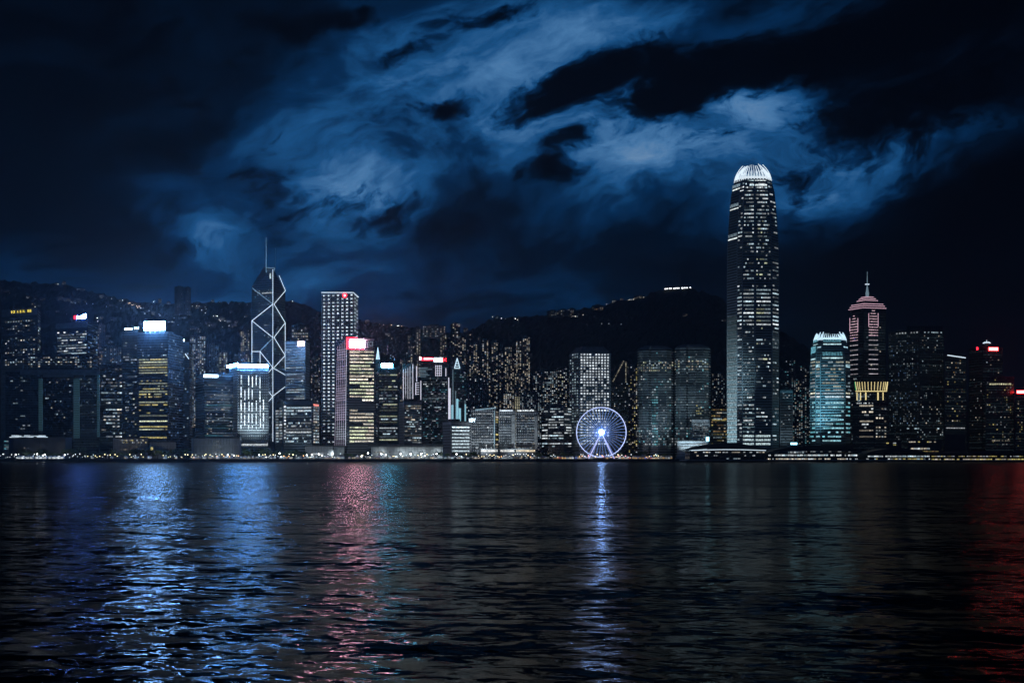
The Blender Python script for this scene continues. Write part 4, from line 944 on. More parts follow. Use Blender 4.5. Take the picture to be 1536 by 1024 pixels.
flats('dim grey flats left of the tallest tower', 1068, 1090, 560, 2250, p=.2, cols=[WW, WH, CW], b=(.05, .5))
flats('dark flats between gateway building and billboard tower, dotted amber', 152, 184, 520, 2250, p=.16, cols=[AM, WW, CW], b=(.1, .6))
flats('slim amber-dotted flats right of the tilted roof sign tower', 146, 158, 487, 2450, p=.35, cols=[WW, AM, WH], b=(.1, .7))
for x0, x1, top, D, p, look in ((1171, 1183, 556, 2400, .25, 'dim slender'), (1184, 1193, 540, 2550, .25, 'taller faint'), (1191, 1202, 568, 2260, .35, 'teal-dotted'), (1200, 1210, 548, 2480, .25, 'faint speckled'), (1204, 1216, 580, 2180, .45, 'brighter teal-white'), (1189, 1204, 600, 2120, .5, 'low bright teal')):
    flats(f'{look} apartment tower between the tallest tower and cyan-lit tower', x0, x1, top, D, p=p, cols=[CW, TE, WH, WW], b=(.05, .55))
for x0, x1, top, look in ((820, 838, 466, 'first'), (838, 852, 464.5, 'second'), (852, 864, 463, 'third')):
    flats(f'{look} from the left of three dim ridge-top apartment rows on the dark peak', x0, x1, top, 3430, p=.32, cols=[WW, WH], b=(.08, .55), bottom=476)
flats('low ridge-top apartment row just left of the peak road lights', 888, 905, 457.5, 3440, p=.4, cols=[WW, AM], b=(.1, .6), bottom=466)
q = MB(); D_ = 3460; hx = X(1020, D_); q.bar((hx, D_, Z(436, D_)), (hx, D_, Z(410, D_)), 2.2, 0, 6, .8)
for y in (416, 421, 426): q.box((hx, D_, Z(y, D_)), (9, 2, 2))
tag(q.build('radio_mast', 'dark', None, (hx, D_, Z(436, D_))), 'faint dark radio mast standing on the summit of the peak', 'mast')

# ---- lamps and houses scattered over the slopes
def lampmesh(name, col, s, r=1.35):
    m = emit('hill_lamp_' + name, col, s, True); q = MB(); q.bar((0, 0, 0), (0, 0, 7.2), .14, 0, 5); q.bar((0, 0, 7.2), (0, -1.2, 7.6), .1, 0, 5); q.ball((0, -1.3, 7.5), r, 1, 6, 4)
    return q.mesh('hill_lamp', ['steel', m])
HL = {'w': lampmesh('white', (1, .93, .8), 1.0), 'd': lampmesh('dim', (.8, .88, 1), .38), 'a': lampmesh('amber', (1, .70, .42), 1.8), 'b': lampmesh('bright', (1, .95, .9), 2.6), 'p': lampmesh('summit', (.95, .97, 1), 3.0, 2.0)}
def housemesh(seed):
    rr = random.Random(seed); q = MB(); w, h = rr.uniform(9, 15), rr.uniform(6, 11)
    q.box((0, 5, h / 2 - 2), (w, 9, h + 4)); q.prism([[(-w / 2 - .5, 0, h), (w / 2 + .5, 0, h), (w / 2 + .5, 10, h), (-w / 2 - .5, 10, h)], [(-w / 2 + 2, 3, h + 2.4), (w / 2 - 2, 3, h + 2.4), (w / 2 - 2, 7, h + 2.4), (-w / 2 + 2, 7, h + 2.4)]], 2)
    for f_ in range(int(h // 3)):
        for i in range(3):
            if rr.random() < .6: g = rr.uniform(.12, .6); c = rr.choice([WW, WH, CW, (1, .9, .7)]); q.box(((i - 1) * w / 3.3, .45, 1.7 + f_ * 3), (2.0, .3, 1.5), 1, 0, tuple(v * g for v in c))
    return q.mesh('hillside_house', ['f_flats', 'winmass', 'roofing'])
HM = [housemesh(k) for k in range(5)]
def put(me, name, px, py, label, cat, group):
    D = on_hill(px, py); x = X(px, D); o = bpy.data.objects.new(name, me); COL.objects.link(o)
    o.location = (x, D, Z(py, D) - (7 if 'lamp' in name else 3)); o.rotation_euler = (0, 0, -math.atan2(x, D))
    return tag(o, label, cat, group)
ch = [  # x0, y0, x1, y1, how many, kind, scatter, place
    (78, 427, 102, 425, 3, 'w', 1.5, 'left'), (118, 436, 145, 441, 6, 'd', 2, 'left'), (152, 446, 188, 452, 10, 'w', 1.5, 'left'), (188, 452, 214, 462, 16, 'a', 2.2, 'left'), (88, 449, 130, 454, 9, 'd', 1.5, 'left'), (96, 452, 185, 463, 20, 'd', 1.6, 'left'), (0, 436, 22, 445, 5, 'd', 2, 'left'), (30, 446, 70, 451, 5, 'd', 2, 'left'), (45, 458, 62, 462, 3, 'w', 1.5, 'left'), (60, 467, 110, 474, 6, 'd', 1.5, 'left'),
    (138, 476, 172, 481, 6, 'w', 2, 'left'), (146, 485, 158, 505, 10, 'w', 4, 'left'), (210, 462, 262, 482, 18, 'w', 7, 'left'), (225, 452, 262, 456, 6, 'w', 2, 'left'), (262, 456, 310, 463, 12, 'w', 4, 'left'), (265, 470, 300, 500, 18, 'w', 9, 'left'), (292, 460, 345, 482, 22, 'w', 5, 'left'), (250, 484, 300, 487, 8, 'd', 3, 'left'), (318, 453, 372, 458, 7, 'd', 2, 'left'), (330, 480, 375, 500, 18, 'w', 5, 'left'), (300, 488, 335, 490, 8, 'w', 3, 'left'), (432, 450, 443, 454, 4, 'b', 1, 'left'), (466, 478, 478, 482, 3, 'd', 2, 'left'), (345, 470, 376, 476, 5, 'd', 3, 'left'), (150, 500, 182, 530, 12, 'd', 8, 'left'),
    (544, 483, 566, 487, 5, 'w', .8, 'saddle'), (569, 487, 605, 489.5, 9, 'b', 1, 'saddle'), (578, 500, 590, 510, 6, 'w', 3, 'saddle'), (600, 498, 625, 512, 9, 'w', 4, 'saddle'), (565, 530, 602, 536, 8, 'd', 2, 'saddle'), (640, 500, 672, 510, 10, 'w', 4, 'saddle'), (598, 550, 604, 570, 4, 'd', 3, 'saddle'), (697, 495, 704, 500, 3, 'w', 2, 'saddle'),
    (736, 476, 778, 479, 12, 'w', 1.6, 'peak'), (800, 475, 812, 477, 3, 'd', 1, 'peak'), (855, 476, 882, 473, 8, 'w', 1.5, 'peak'), (905, 458, 935, 451, 7, 'd', 1.2, 'peak'), (940, 451, 968, 446, 9, 'w', 1.2, 'peak'), (900, 486, 945, 484, 5, 'd', 1.5, 'peak'), (770, 488, 778, 492, 2, 'd', 1, 'peak'), (1016, 473, 1060, 477, 5, 'd', 1.2, 'peak'), (1080, 480, 1088, 484, 2, 'd', 1, 'peak'), (996, 433.5, 1036, 431.6, 13, 'p', .4, 'summit'),
    (1172, 540, 1214, 560, 10, 'd', 8, 'east'), (1172, 560, 1214, 610, 16, 'd', 12, 'east'), (1068, 570, 1090, 600, 9, 'w', 6, 'east'), (1070, 590, 1090, 596, 6, 'a', 3, 'east')]
LB = {'left': ('street lamp glowing on the dark left hillside below the ridge', 'house with lit windows on the dark left hillside'), 'saddle': ('street lamp on the low saddle between the two hills', 'house with lit windows on the low saddle between the two hills'),
      'peak': ('lamp along the dark slope of the peak left of the tallest tower', 'lit house on the dark slope of the peak'), 'summit': ('white lamp in the bright row along the summit of the peak', ''), 'east': ('small lamp on the low slope beside the tallest tower', 'small lit house on the low slope beside the tallest tower')}
nl = 0
for x0, y0, x1, y1, n, kd, sc_, pl in ch:
    for j in range(n):
        tt = (j + U(.1, .9)) / n; px = x0 + (x1 - x0) * tt; py = y0 + (y1 - y0) * tt + random.gauss(0, sc_ * .45)
        if R() < .36 and pl != 'summit': continue
        if kd in 'wd' and R() < .42 and pl != 'summit': put(HM[int(R() * 5)], 'hillside_house', px, py, LB[pl][1], 'house', 'lit houses, ' + pl + ' slope')
        else:
            k = kd if kd != 'w' or R() < .75 else ('b' if R() < .5 else 'd')
            if kd == 'b' and pl == 'saddle': k = 'a' if R() < .6 else 'b'
            put(HL[k], 'hill_lamp', px, py, LB[pl][0], 'lamp', 'hill lamps, ' + pl + ' slope')

# ================================================================== waterfront
# low buildings
def low(name, label, cat, x0, x1, D, top, mat, depth=22, prof=None, cap=False, **kw):
    b = Bld(name, label, cat, [(x0, D), (x1, D)], top, mat, depth=depth, plant=False, prof=prof, **kw); return b
b = Bld('legislature', 'low round-shouldered dark building with lit oval roof ring at left', 'building', [(10, 1730), (20, 1712), (60, 1706), (98, 1712), (108, 1730)], 657, 'dark', depth=40, plant=False)
q = MB()
for k, zz in ((.72, 4), (.80, 2.0)):
    for j in range(36):
        a0, a1 = 2 * math.pi * j / 36, 2 * math.pi * (j + 1) / 36
        if R() < .2: continue
        q.bar((b.c.x - 16 + math.cos(a0) * 34 * k, b.c.y + math.sin(a0) * 22 * k, b.top + zz), (b.c.x - 16 + math.cos(a1) * 34 * k, b.c.y + math.sin(a1) * 22 * k, b.top + zz), .45, 0, 5)
q.build('roof_ring', 'trim_white', b.root, b.o)
q = MB(); q.ball((b.c.x - 16, b.c.y, b.top + .5), 20, 0, 20, 8, None, .17); q.build('roof_dome', 'dark', b.root, b.o)
b.grid(2, 24, 58, 664, 674, 12, 2, .1, .7, .4, [WW], (.05, .3)); b.done()
b = low('stair_pavilion', 'small leaning glass pavilion glowing pale at the far left shore', 'pavilion', 4, 14, 1700, 657, 'f_glass', 10, [(None, 1.0), (657, .75)]); b.grid(0, 6, 13, 660, 674, 2, 5, .8, .8, .5, [CW, TE], (.1, .7)); b.done()
b = low('club_house', 'low dark club house with a line of yellowish ceiling lights', 'hall', 170, 222, 1735, 657, 'f_conc', 25); b.grid(0, 176, 220, 658.5, 665, 20, 2, .75, .6, .5, [YE, WW, WH], (.2, 1.1)); b.grid(0, 180, 215, 668, 676, 12, 2, .3, .6, .5, [WW], (.1, .4)); b.done()
b = low('curved_hall', 'low curved concrete hall below the yellow-lit billboard tower', 'hall', 225, 264, 1728, 663, 'f_conc', 20); b.grid(0, 226, 230, 670, 675, 1, 1, 1, .9, .9, [YE], (.6, .7)); b.done()
b = Bld('stone_hall', 'rounded pale stone hall lit by street lamps in front of ribbon-window block', 'hall', [(287, 1735), (291, 1722), (318, 1714), (350, 1716), (359, 1724), (362, 1738)], 657, 'f_conc', depth=26, plant=False)
b.grid(2, 319, 331, 660, 680, 4, 5, .5, .7, .4, [CW, WH], (.08, .4)); b.done()
b = low('low_hall', 'low flat concrete hall lit along its base below the tall grid tower', 'hall', 458, 500, 1712, 669, 'f_conc', 24); b.grid(0, 467, 485, 679, 682, 7, 1, .9, .9, .8, [WH], (.3, .9), True); b.done()
b = low('white_pavilion', 'small white-walled pavilion beside the low flat hall', 'pavilion', 501, 517, 1710, 670, 'f_conc', 14); b.panel('white_wall', 0, 507, 516, 671, 682, 'concrete', .5); b.done()
b = low('car_park', 'long low concrete car park with flat dark roof slab and wall lamps', 'car park', 557, 664, 1716, 669.5, 'f_conc', 34)
b.panel('roof_slab', 0, 552, 666, 667, 670, 'dark', 1.5, 3); b.grid(0, 560, 586, 673, 683, 9, 3, .5, .6, .5, [WH, WW], (.1, .6)); b.done()
for j, px in enumerate((499, 511, 572, 601, 616, 632, 655)):
    w = ('by the pavilion', 'by the pavilion')[0] if px < 520 else 'on the car park front'
    o = empty('wall_lamp', (X(px, 1712), 1711.5, GZ), f'bright white lamp {w}, ' + ('high on the dark wall', 'on the white wall', 'leftmost', 'left of the middle', 'in the middle', 'right of the middle', 'rightmost')[j], 'lamp', 'bright wall lamps')
    q = MB(); q.bar((0, 0, 0), (0, 0, 7.5), .15); q.build('post', 'steel', o); q = MB(); q.ball((0, -.6, 7.6), 1.0, 0, 8, 6); q.build('globe', emit('lamp_globe', (.9, .97, 1), 6, True) if j == 0 else bpy.data.materials['lamp_globe'], o)
for j, (xa, xb, lab) in enumerate(((721, 747, 'left'), (750, 772, 'middle'), (774, 803, 'right'))):
    b = low('shop_podium', f'glowing white shop podium at the foot of the paired grid hotels, {lab}', 'podium', xa, xb, 1740, 673.6, 'grey', 12, roof=False)
    b.win(0, xa + .5, xb - .5, 674.6, 677.2, (1.0, 1.0, .95) if j < 2 else (1.0, .82, .55)); b.panel('canopy', 0, xa - .5, xb + .5, 672.6, 674, 'concrete', 1.2, 3); b.done()
b = low('terrace_building', 'low terrace building with lit amber and white decks right of the pink-lined tower', 'hall', 1362, 1412, 1740, 660, 'dark', 24)
b.grid(0, 1363, 1411, 661.5, 663.5, 14, 1, .85, .85, .8, [YE, WW, WH], (.4, 1)); b.grid(0, 1366, 1395, 671, 674, 6, 1, .7, .85, .8, [WH, WW], (.5, 1.1)); b.grid(0, 1366, 1411, 676, 677.3, 14, 1, .9, .9, .9, [AM, YE], (.2, .6)); b.done()
b = low('terrace_hall', 'low hall with white window patches below the golden ribbed crown', 'hall', 1296, 1352, 1746, 662, 'dark', 24); b.grid(0, 1306, 1322, 666, 669, 3, 1, .9, .8, .8, [WH], (.4, .9)); b.grid(0, 1328, 1350, 663, 668, 4, 2, .6, .8, .6, [YE, WH], (.4, 1.1)); b.done()
b = low('station_hall', 'dark low hall with a slanting warm lit eave below the cyan-lit tower', 'hall', 1228, 1296, 1742, 668, 'dark', 24, [(None, 1.0), (668, .9)]); b.grid(0, 1240, 1292, 670, 675, 16, 2, .35, .7, .5, [WW, WH, AM], (.1, .8)); b.strip('eave_light', [b.p3(0, 1252, 676, .8), b.p3(0, 1284, 679, .8)], 'trim_gold', .35); b.done()
b = low('pump_house', 'small pale flat-roofed pump house left of the cyan-lit tower base', 'hall', 1181, 1208, 1738, 668, 'f_silver', 14); b.panel('lit_roof_box', 0, 1187, 1196, 663.5, 667.5, 'trim_cyan', -3, 4); b.grid(0, 1182, 1206, 676, 681, 8, 1, .8, .8, .6, [WH, CW], (.2, .9)); b.done()
b = low('dark_hall', 'plain dark box hall behind the right-hand piers', 'hall', 1418, 1448, 1745, 652, 'dark', 24); b.done()

# ferry piers
def pier(label, x0, x1, D, eave, apex, decks, roofmat='dark', light=None):
    xa, xb = X(x0, D), X(x1, D); xm = (xa + xb) / 2; o = (xm, D + 20, 0); rt = empty('ferry_pier', o, label, 'pier', 'ferry piers along the shore')
    q = MB(); q.box((xm, D + 30, 2.6), (xb - xa, 72, 1.0)); q.build('deck', 'concrete', rt, o)
    q = MB()
    for i in range(int((xb - xa) / 7) + 1): q.bar((xa + 3 + i * 7, D - 3, -3), (xa + 3 + i * 7, D - 3, 2.2), .5, 0, 6)
    tag(q.build('pile', 'quay', rt, o), kind='stuff')
    ze, zt = Z(eave, D), Z(apex, D); q = MB(); q.box((xm, D + 22, (3.1 + ze) / 2), (xb - xa - 8, 40, ze - 3.1)); q.build('wall', 'f_dark', rt, o)
    q = MB(); n = 14; top = []; bot = []
    for i in range(n + 1):
        u = -1 + 2 * i / n; x = xm + u * (xb - xa) / 2; z = ze + (zt - ze) * math.cos(u * math.pi / 2) ** .8 if abs(u) < 1 else ze
        top.append((x, z + .7)); bot.append((x, ze - .1 + (z - ze) * .4))
    y0, y1 = D - 4, D + 48
    for i in range(n):
        (xa_, za), (xb_, zb), (_, wa), (_, wb) = top[i], top[i + 1], bot[i], bot[i + 1]
        q.face([(xa_, y0, za), (xb_, y0, zb), (xb_, y1, zb), (xa_, y1, za)]); q.face([(xa_, y0, wa), (xb_, y0, wb), (xb_, y0, zb), (xa_, y0, za)]); q.face([(xa_, y1, wa), (xa_, y0, wa), (xb_, y0, wb), (xb_, y1, wb)][::-1])
    q.build('roof', roofmat, rt, o)
    if light:
        q = MB(); q.box((xm + X(light[0], D) - X(light[0], D), y0 - .4, 0), (.01, .01, .01)); q = MB()
        L_ = X(light[1], D) - X(light[0], D); pts = [(X(light[0], D) + L_ * j / 8, y0 - .7, ze + .2 + (1.2 * math.sin(math.pi * j / 8))) for j in range(9)]
        for a_, c_ in zip(pts[:-1], pts[1:]): q.bar(a_, c_, .42)
        q.build('eave_light', 'trim_white', rt, o)
    for (py, h, xs, xe, pr, cols, lo, hi) in decks:
        x = X(xs, D)
        while x < X(xe, D):
            w = U(1.6, 4.5)
            if R() < pr:
                g = U(lo, hi); c = random.choice(cols); ob = bpy.data.objects.new('window', WIN); COL.objects.link(ob); ob.parent = rt
                ob.location = (x + w / 2 - o[0], D + 1.9 - o[1], Z(py, D)); ob.scale = (w * .85, .5, h); ob.color = (c[0] * g, c[1] * g, c[2] * g, 1)
            x += w
    return rt
pier('dark domed ferry pier with a long white eave light before the tallest tower', 1030, 1152, 1560, 675.5, 665, [(678, 1.2, 1042, 1146, .55, [WH, WW], .2, 1.0), (683, 1.2, 1045, 1144, .14, [WH, WW], .2, .8), (687.5, 1.1, 1045, 1144, .14, [WH, CW], .1, .6)], light=(1036, 1148))
pier('ferry pier with dark arched roof and two long lit decks below the cyan-lit tower', 1151, 1292, 1562, 679, 668.5, [(677, .9, 1180, 1284, .3, [WH], .2, .7), (682.5, 2.0, 1153, 1288, .86, [WH, WH, CW], .4, 1.5), (688, 1.4, 1152, 1286, .9, [WH, WW, WW], .35, 1.3)])
pier('ferry pier with low arched roof and white lit deck below the golden crown', 1296, 1396, 1564, 681, 673, [(684, 1.6, 1302, 1392, .92, [WH, CW], .5, 1.2), (688, 1.3, 1300, 1394, .75, [WH, CW, YE], .2, .9)])
pier('long low ferry pier with two rows of yellow lights at far right', 1396, 1556, 1566, 681.5, 677.5, [(684, 1.0, 1398, 1552, .75, [WH, WW, YE], .2, .9), (688.5, 1.3, 1398, 1552, .8, [YE, YE, WW], .3, .9), (679.3, .8, 1455, 1505, .9, [YE], .3, .7)])
# dark arched canopy stretching from the big pier
# ferris wheel
D_ = 1668; hub = Vector((X(902, D_), D_, Z(648, D_))); rad = 37.2 * D_ / F; o = (hub.x, D_, GZ)
rt = empty('ferris_wheel', o, 'ferris wheel with lilac lit rim and blazing white hub on the promenade', 'ferris wheel')
M['rim'] = emit('rim_light', (.52, .62, 1.0), 1.4, True); M['hub'] = emit('hub_light', (.26, .48, 1.0), 90); M['spoke'] = emit('spoke_light', (.24, .42, 1.0), 2.2); M['legl'] = emit('leg_light', (.55, .58, 1.0), 1.0, True)
for dy in (-1.6, 1.6):
    q = MB(); n = 64
    for j in range(n):
        a0, a1 = 2 * math.pi * j / n, 2 * math.pi * (j + 1) / n
        q.bar(hub + Vector((math.cos(a0) * rad, dy, math.sin(a0) * rad)), hub + Vector((math.cos(a1) * rad, dy, math.sin(a1) * rad)), .48, 0, 5, None, False)
    q.build('rim', 'rim', rt, o)
for j in range(42):
    a = 2 * math.pi * j / 42; q = MB(); q.bar(hub, hub + Vector((math.cos(a) * rad, 0, math.sin(a) * rad)), .13, 0, 4); q.build('spoke', 'spoke', rt, o)
for sx in (-1, 1):
    for dy in (-6, 6): q = MB(); q.bar(hub + Vector((0, dy * .4, 0)), (hub.x + sx * 18.4, D_ + dy, GZ), .55, 0, 6, .7); q.build('leg', 'legl', rt, o)
q = MB(); q.bar(hub + Vector((0, -4, 0)), hub + Vector((0, 4, 0)), 2.5, 0, 16); q.build('hub', 'steel', rt, o)
q = MB(); q.bar(hub + Vector((0, -5.0, 0)), hub + Vector((0, -4.1, 0)), 3.5, 0, 20); q.build('hub_lamp', 'hub', rt, o)
gm = MB(); gm.box((0, 0, -1.7), (2.0, 2.2, 2.2)); gm.bar((0, 0, 0), (0, 0, -.6), .12); GM = gm.mesh('gondola', ['canvas'])
for j in range(42):
    a = 2 * math.pi * (j + .5) / 42; g = bpy.data.objects.new('gondola', GM); COL.objects.link(g); g.parent = rt; g.location = (math.cos(a) * (rad + .2), 0, hub.z - GZ + math.sin(a) * (rad + .2))
    if hub.z + math.sin(a) * rad < GZ + 4: g.location.z = 4.4
q = MB(); q.box((hub.x, D_ + 2, GZ + .8), (46, 16, 1.6)); q.build('platform', 'grey', rt, o)

# promenade lamps
def lamp_kind(name, col, s, r, h):
    pm = MB(); pm.bar((0, 0, 0), (0, 0, h), .11, 0, 6, .07); gm_ = MB(); gm_.ball((0, 0, h + r * .8), r, 0, 8, 6)
    return pm.mesh('post', ['steel']), gm_.mesh('globe', [emit('globe_' + name, col, s, True)])
LK = {'w': lamp_kind('white', (.92, .97, 1), 2.4, .55, 6), 'c': lamp_kind('cool', (.7, .9, 1), 2.0, .5, 5), 'y': lamp_kind('yellow', (1, .82, .45), 4, .62, 5.5), 'a': lamp_kind('amber', (1, .5, .18), 4.5, .6, 4), 'p': lamp_kind('rose', (1, .4, .45), 3.5, .55, 4), 'b': lamp_kind('blue', (.3, .4, 1), 4, .55, 4), 'W': lamp_kind('bright', (.95, .98, 1), 12, .85, 7)}
CN = {'w': 'white', 'c': 'pale blue', 'y': 'yellow', 'a': 'amber', 'p': 'rose', 'b': 'blue', 'W': 'extra bright white'}
def lampost(px, D, k, where, hs=1.0):
    o = empty('street_lamp', (X(px, D), D, GZ), f'{CN[k]} globe street lamp on the promenade {where}', 'street lamp', f'{CN[k]} promenade lamps {where}')
    for nm, me in zip(('post', 'globe'), LK[k]): c = bpy.data.objects.new(nm, me); COL.objects.link(c); c.parent = o
    o.scale = (1, 1, hs)
for x0, x1, st, ks, wh in ((0, 128, 3.2, 'wwwcW', 'at the far left'), (128, 288, 4.0, 'yywyc', 'below the billboard tower'), (288, 460, 3.0, 'wcycyWa', 'before the barracks tower'), (460, 705, 3.4, 'wcyycW', 'along the car park'), (705, 850, 3.0, 'wcwya', 'before the paired hotels'), (850, 1015, 2.5, 'waypbaw', 'around the ferris wheel')):
    x = x0
    while x < x1:
        if math.sin(x * .13) + math.sin(x * .041 + 2) < -.75: x += st * 1.5; continue
        lampost(x + U(-1, 1), U(1646, 1690), random.choice(ks), wh, U(.35, 1.15)); x += st * U(.7, 1.3)
# stalls and tents with lit fronts
def stall(px, D, w, h, col, g, label, group, cat='stall', nm='market_stall'):
    o = empty(nm, (X(px, D), D, GZ), label, cat, group)
    q = MB(); q.box((0, 2, h / 2), (w, 4, h)); q.build('wall', 'canvas', o); q = MB(); q.prism([[(-w / 2 - .4, -.6, h), (w / 2 + .4, -.6, h), (w / 2 + .4, 4.6, h), (-w / 2 - .4, 4.6, h)], [(-w * .1, 1.6, h + 1.7), (w * .1, 1.6, h + 1.7), (w * .1, 2.4, h + 1.7), (-w * .1, 2.4, h + 1.7)]]); q.build('roof', 'canvas', o)
    c = bpy.data.objects.new('lit_front', WIN); COL.objects.link(c); c.parent = o; c.location = (0, -.05, h * .5); c.scale = (w * .85, .3, h * .7); c.color = (*[v * g for v in col], 1)
for x in (27, 33, 41, 47, 55, 61, 67, 75, 81, 87, 93): stall(x, 1672, 5.2, 3.2, WH, U(.8, 1.5), 'white lit marquee tent on the far left promenade', 'white marquee tents at the far left', 'tent', 'marquee_tent')
PAL = [('white', WH), ('amber', AM), ('rose', (1, .3, .3)), ('blue', (.25, .35, 1)), ('cream', WW)]
for j in range(46):
    n_, c = PAL[random.choice([0, 1, 1, 4, 4, 2, 3, 0])]; px = 832 + j * 3.9 + U(-1, 1); stall(px, U(1650, 1715), U(3, 5), U(2.2, 3.4), c, U(.2, .9), f'{n_} lit fairground stall near the ferris wheel', f'{n_} lit stalls around the ferris wheel')
for j in range(34):
    n_, c = PAL[random.choice([0, 0, 4, 4])]; px = 140 + j * 20.5 + U(-7, 7)
    if 835 < px: continue
    stall(px, U(1655, 1690), U(3, 5), U(2.2, 3), c, U(.2, .8), f'small {n_} lit kiosk among the promenade trees', f'{n_} lit kiosks along the promenade', 'kiosk', 'kiosk')
PAL2 = [('white', WH), ('pale blue', CW), ('cream', WW)]
for j in range(80):
    n_, c = random.choice(PAL2); px = 292 + j * 6.8 + U(-3, 3); w = 'before the barracks tower' if px < 458 else 'along the car park' if px < 700 else 'before the paired grid hotels'
    stall(px, U(1655, 1712), U(2.5, 6), U(2, 3.6), c, U(.08, .7), f'small {n_} lit booth on the quay {w}', f'{n_} lit booths on the quay {w}', 'booth', 'booth')
# railing along the quay edge
q = MB(); xa, xb = X(-40, 1643), X(1030, 1643)
for z in (.55, 1.05): q.bar((xa, 1643, GZ + z), (xb, 1643, GZ + z), .04, 0, 4)
n = int((xb - xa) / 4)
for j in range(n + 1): q.bar((xa + (xb - xa) * j / n, 1643, GZ), (xa + (xb - xa) * j / n, 1643, GZ + 1.1), .05, 0, 4)
tag(q.build('railing', 'steel', None, (0, 1643, GZ)), 'thin metal railing along the edge of the promenade', 'railing')

# trees
def crown(seed, rx, rz, n):
    rr = random.Random(seed); q = MB(); blobs = [(rr.uniform(-.6, .6) * rx, rr.uniform(-.6, .6) * rx, rr.uniform(-.3, .5) * rz, rr.uniform(.35, .6)) for _ in range(8)]
    for _ in range(n):
        bx, by, bz, br = rr.choice(blobs); v = Vector((rr.gauss(0, 1), rr.gauss(0, 1), rr.gauss(0, 1))).normalized() * (rr.random() ** .4)
        c = Vector((bx + v.x * br * rx, by + v.y * br * rx, bz + v.z * br * rz)); a = Vector((rr.gauss(0, 1), rr.gauss(0, 1), rr.gauss(0, 1))).normalized(); s = rr.uniform(.45, .9)
        t1 = a.orthogonal().normalized() * s; t2 = a.cross(t1).normalized() * s * .6; q.face([c - t1, c - t2, c + t1, c + t2])
    return q.mesh('crown', ['leaf'])
def trunk(seed, h):
    rr = random.Random(seed); q = MB(); q.bar((0, 0, -.5), (0, 0, h), .4, 0, 7, .22)
    for _ in range(6): a = rr.uniform(0, 6.28); z = rr.uniform(h * .55, h); q.bar((0, 0, z), (math.cos(a) * 2.4, math.sin(a) * 2.4, z + rr.uniform(1.5, 3)), .16, 0, 5, .05)
    return q.mesh('trunk', ['bark'])
TV = [(trunk(k, 5), crown(k, 5.2, 4.0, 900)) for k in range(4)]
for x0, x1, n, wh in ((28, 140, 16, 'before the gateway building'), (140, 285, 22, 'below the billboard tower'), (366, 460, 20, 'before the triangle tower'), (518, 556, 7, 'beside the car park'), (660, 720, 8, 'below the KDY letters'), (800, 870, 9, 'left of the ferris wheel'), (925, 1010, 9, 'right of the ferris wheel')):
    for j in range(n):
        px = x0 + (x1 - x0) * (j + U(.1, .9)) / n; D = U(1688, 1712); k = int(R() * 4); o = empty('tree', (X(px, D), D, GZ), f'dark bushy waterfront tree {wh}', 'tree', f'waterfront trees {wh}')
        for nm, me, z in (('trunk', TV[k][0], 0), ('crown', TV[k][1], 7.5)): c = bpy.data.objects.new(nm, me); COL.objects.link(c); c.parent = o; c.location = (0, 0, z)
        s = U(.75, 1.5) if n > 9 else U(.6, 1.0); o.scale = (s, s, s * U(.8, 1.1)); o.rotation_euler = (0, 0, U(0, 6))
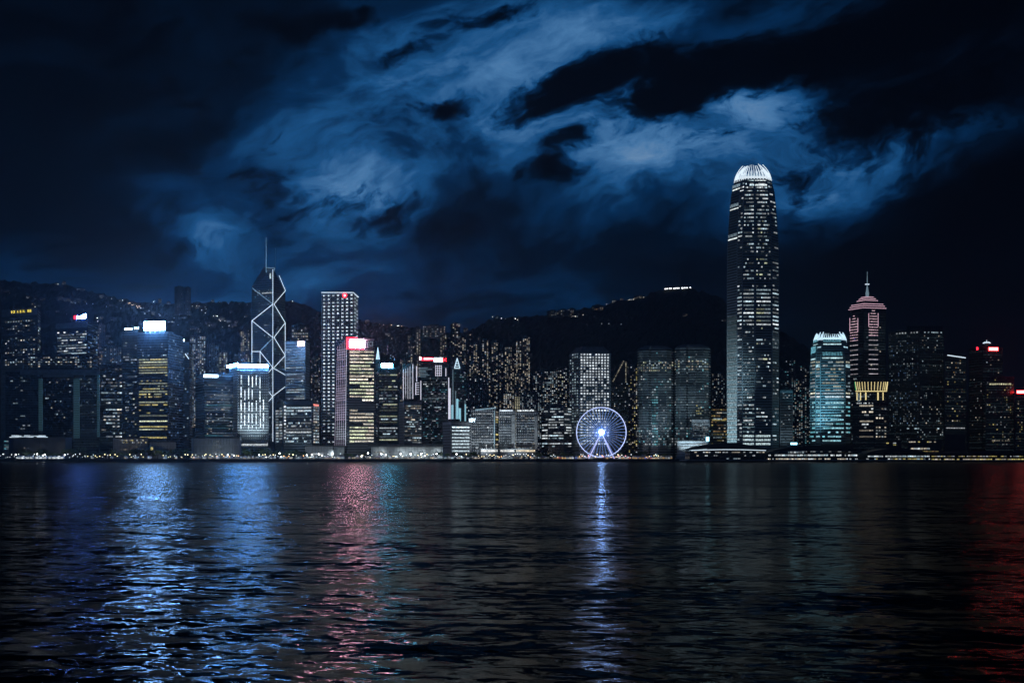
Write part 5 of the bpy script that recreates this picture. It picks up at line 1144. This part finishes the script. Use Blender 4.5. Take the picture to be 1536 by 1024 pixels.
# ------------------------------------------------------------------ floodlights the photograph shows at work
def flood(px, D, z, power, col, tx, ty, tD, ang=70, r=1.0):
    lamp('SPOT', (X(px, D), D, z), power, col, r, (X(tx, tD), tD, Z(ty, tD)), ang)
flood(1052, 1640, 9, 1.0e6, (.5, .82, 1), 1096, 560, 1775, 30)
flood(1204, 1670, 9, 1.5e6, (.25, .75, 1), 1220, 590, 1810, 40)
flood(1245, 1745, 6, 120e3, (.3, .75, 1), 1250, 610, 1788, 80)
flood(378, 1722, 15, 420e3, (.7, .9, 1), 380, 600, 1760, 80)
flood(1180, 1925, 6, 40e3, (.6, .85, 1), 1180, 620, 1950, 70)
flood(506, 1830 - 100, 8, 60e3, (.7, .85, 1), 510, 560, 1800, 80)
flood(885, 1740, 8, 130e3, (.55, .8, 1), 885, 590, 1776, 90)
flood(1052, 1745, 7, 18e3, (.7, .95, 1), 1052, 645, 1768, 80)
flood(770, 1742, 6, 8e3, (.95, .97, 1), 770, 650, 1762, 50)
flood(804, 1742, 6, 6e3, (.95, .97, 1), 804, 655, 1762, 50)
flood(725, 1705, 7, 110e3, (.8, .9, 1), 728, 640, 1762, 80)
flood(325, 1690, 7, 6e3, (.7, .95, 1), 325, 668, 1716, 110)
flood(489, 1930 - 200, 8, 180e3, (.6, .8, 1), 506, 540, 1825, 80)
flood(983, 1700, 8, 260e3, (.55, .82, 1), 983, 600, 1786, 75)
flood(1034, 1700, 8, 190e3, (.68, .88, 1), 1040, 600, 1786, 75)
flood(775, 1700, 7, 90e3, (.75, .88, 1), 775, 640, 1762, 80)
flood(450, 1715, 8, 40e3, (.7, .9, 1), 450, 635, 1760, 90)
for px in (499, 511, 572, 601, 616, 632, 655): flood(px, 1709, 11.5, 5e3, (.85, .96, 1), px, 680, 1717, 150, .4)
for px, c in [(40, (1, 1, 1)), (90, (1, 1, 1)), (180, (1, .85, .6)), (240, (1, .85, .6))] + [(x, (.8, .95, 1)) for x in range(300, 700, 33)] + [(740, (1, .97, .9)), (790, (1, .9, .75)), (840, (1, .85, .7)), (880, (.7, .7, 1)), (930, (1, .75, .6)), (990, (1, .85, .7))]:
    flood(px, 1672, 13, 8e3, c, px, 688, 1700, 125, .5)

# ------------------------------------------------------------------ evening haze over the harbour
b = MB(); b.box((0, 2500, 301), (10400, 5400, 604))
M['haze'] = bpy.data.materials.new('haze'); M['haze'].use_nodes = True; nt = M['haze'].node_tree; nt.nodes.clear()
v = nt.nodes.new('ShaderNodeVolumePrincipled'); o_ = nt.nodes.new('ShaderNodeOutputMaterial'); nt.links.new(v.outputs[0], o_.inputs['Volume'])
v.inputs['Color'].default_value = (.75, .85, 1, 1); v.inputs['Density'].default_value = 0.55e-4; v.inputs['Anisotropy'].default_value = .7
HAZE = b.build('haze', 'haze'); tag(HAZE, kind='stuff')
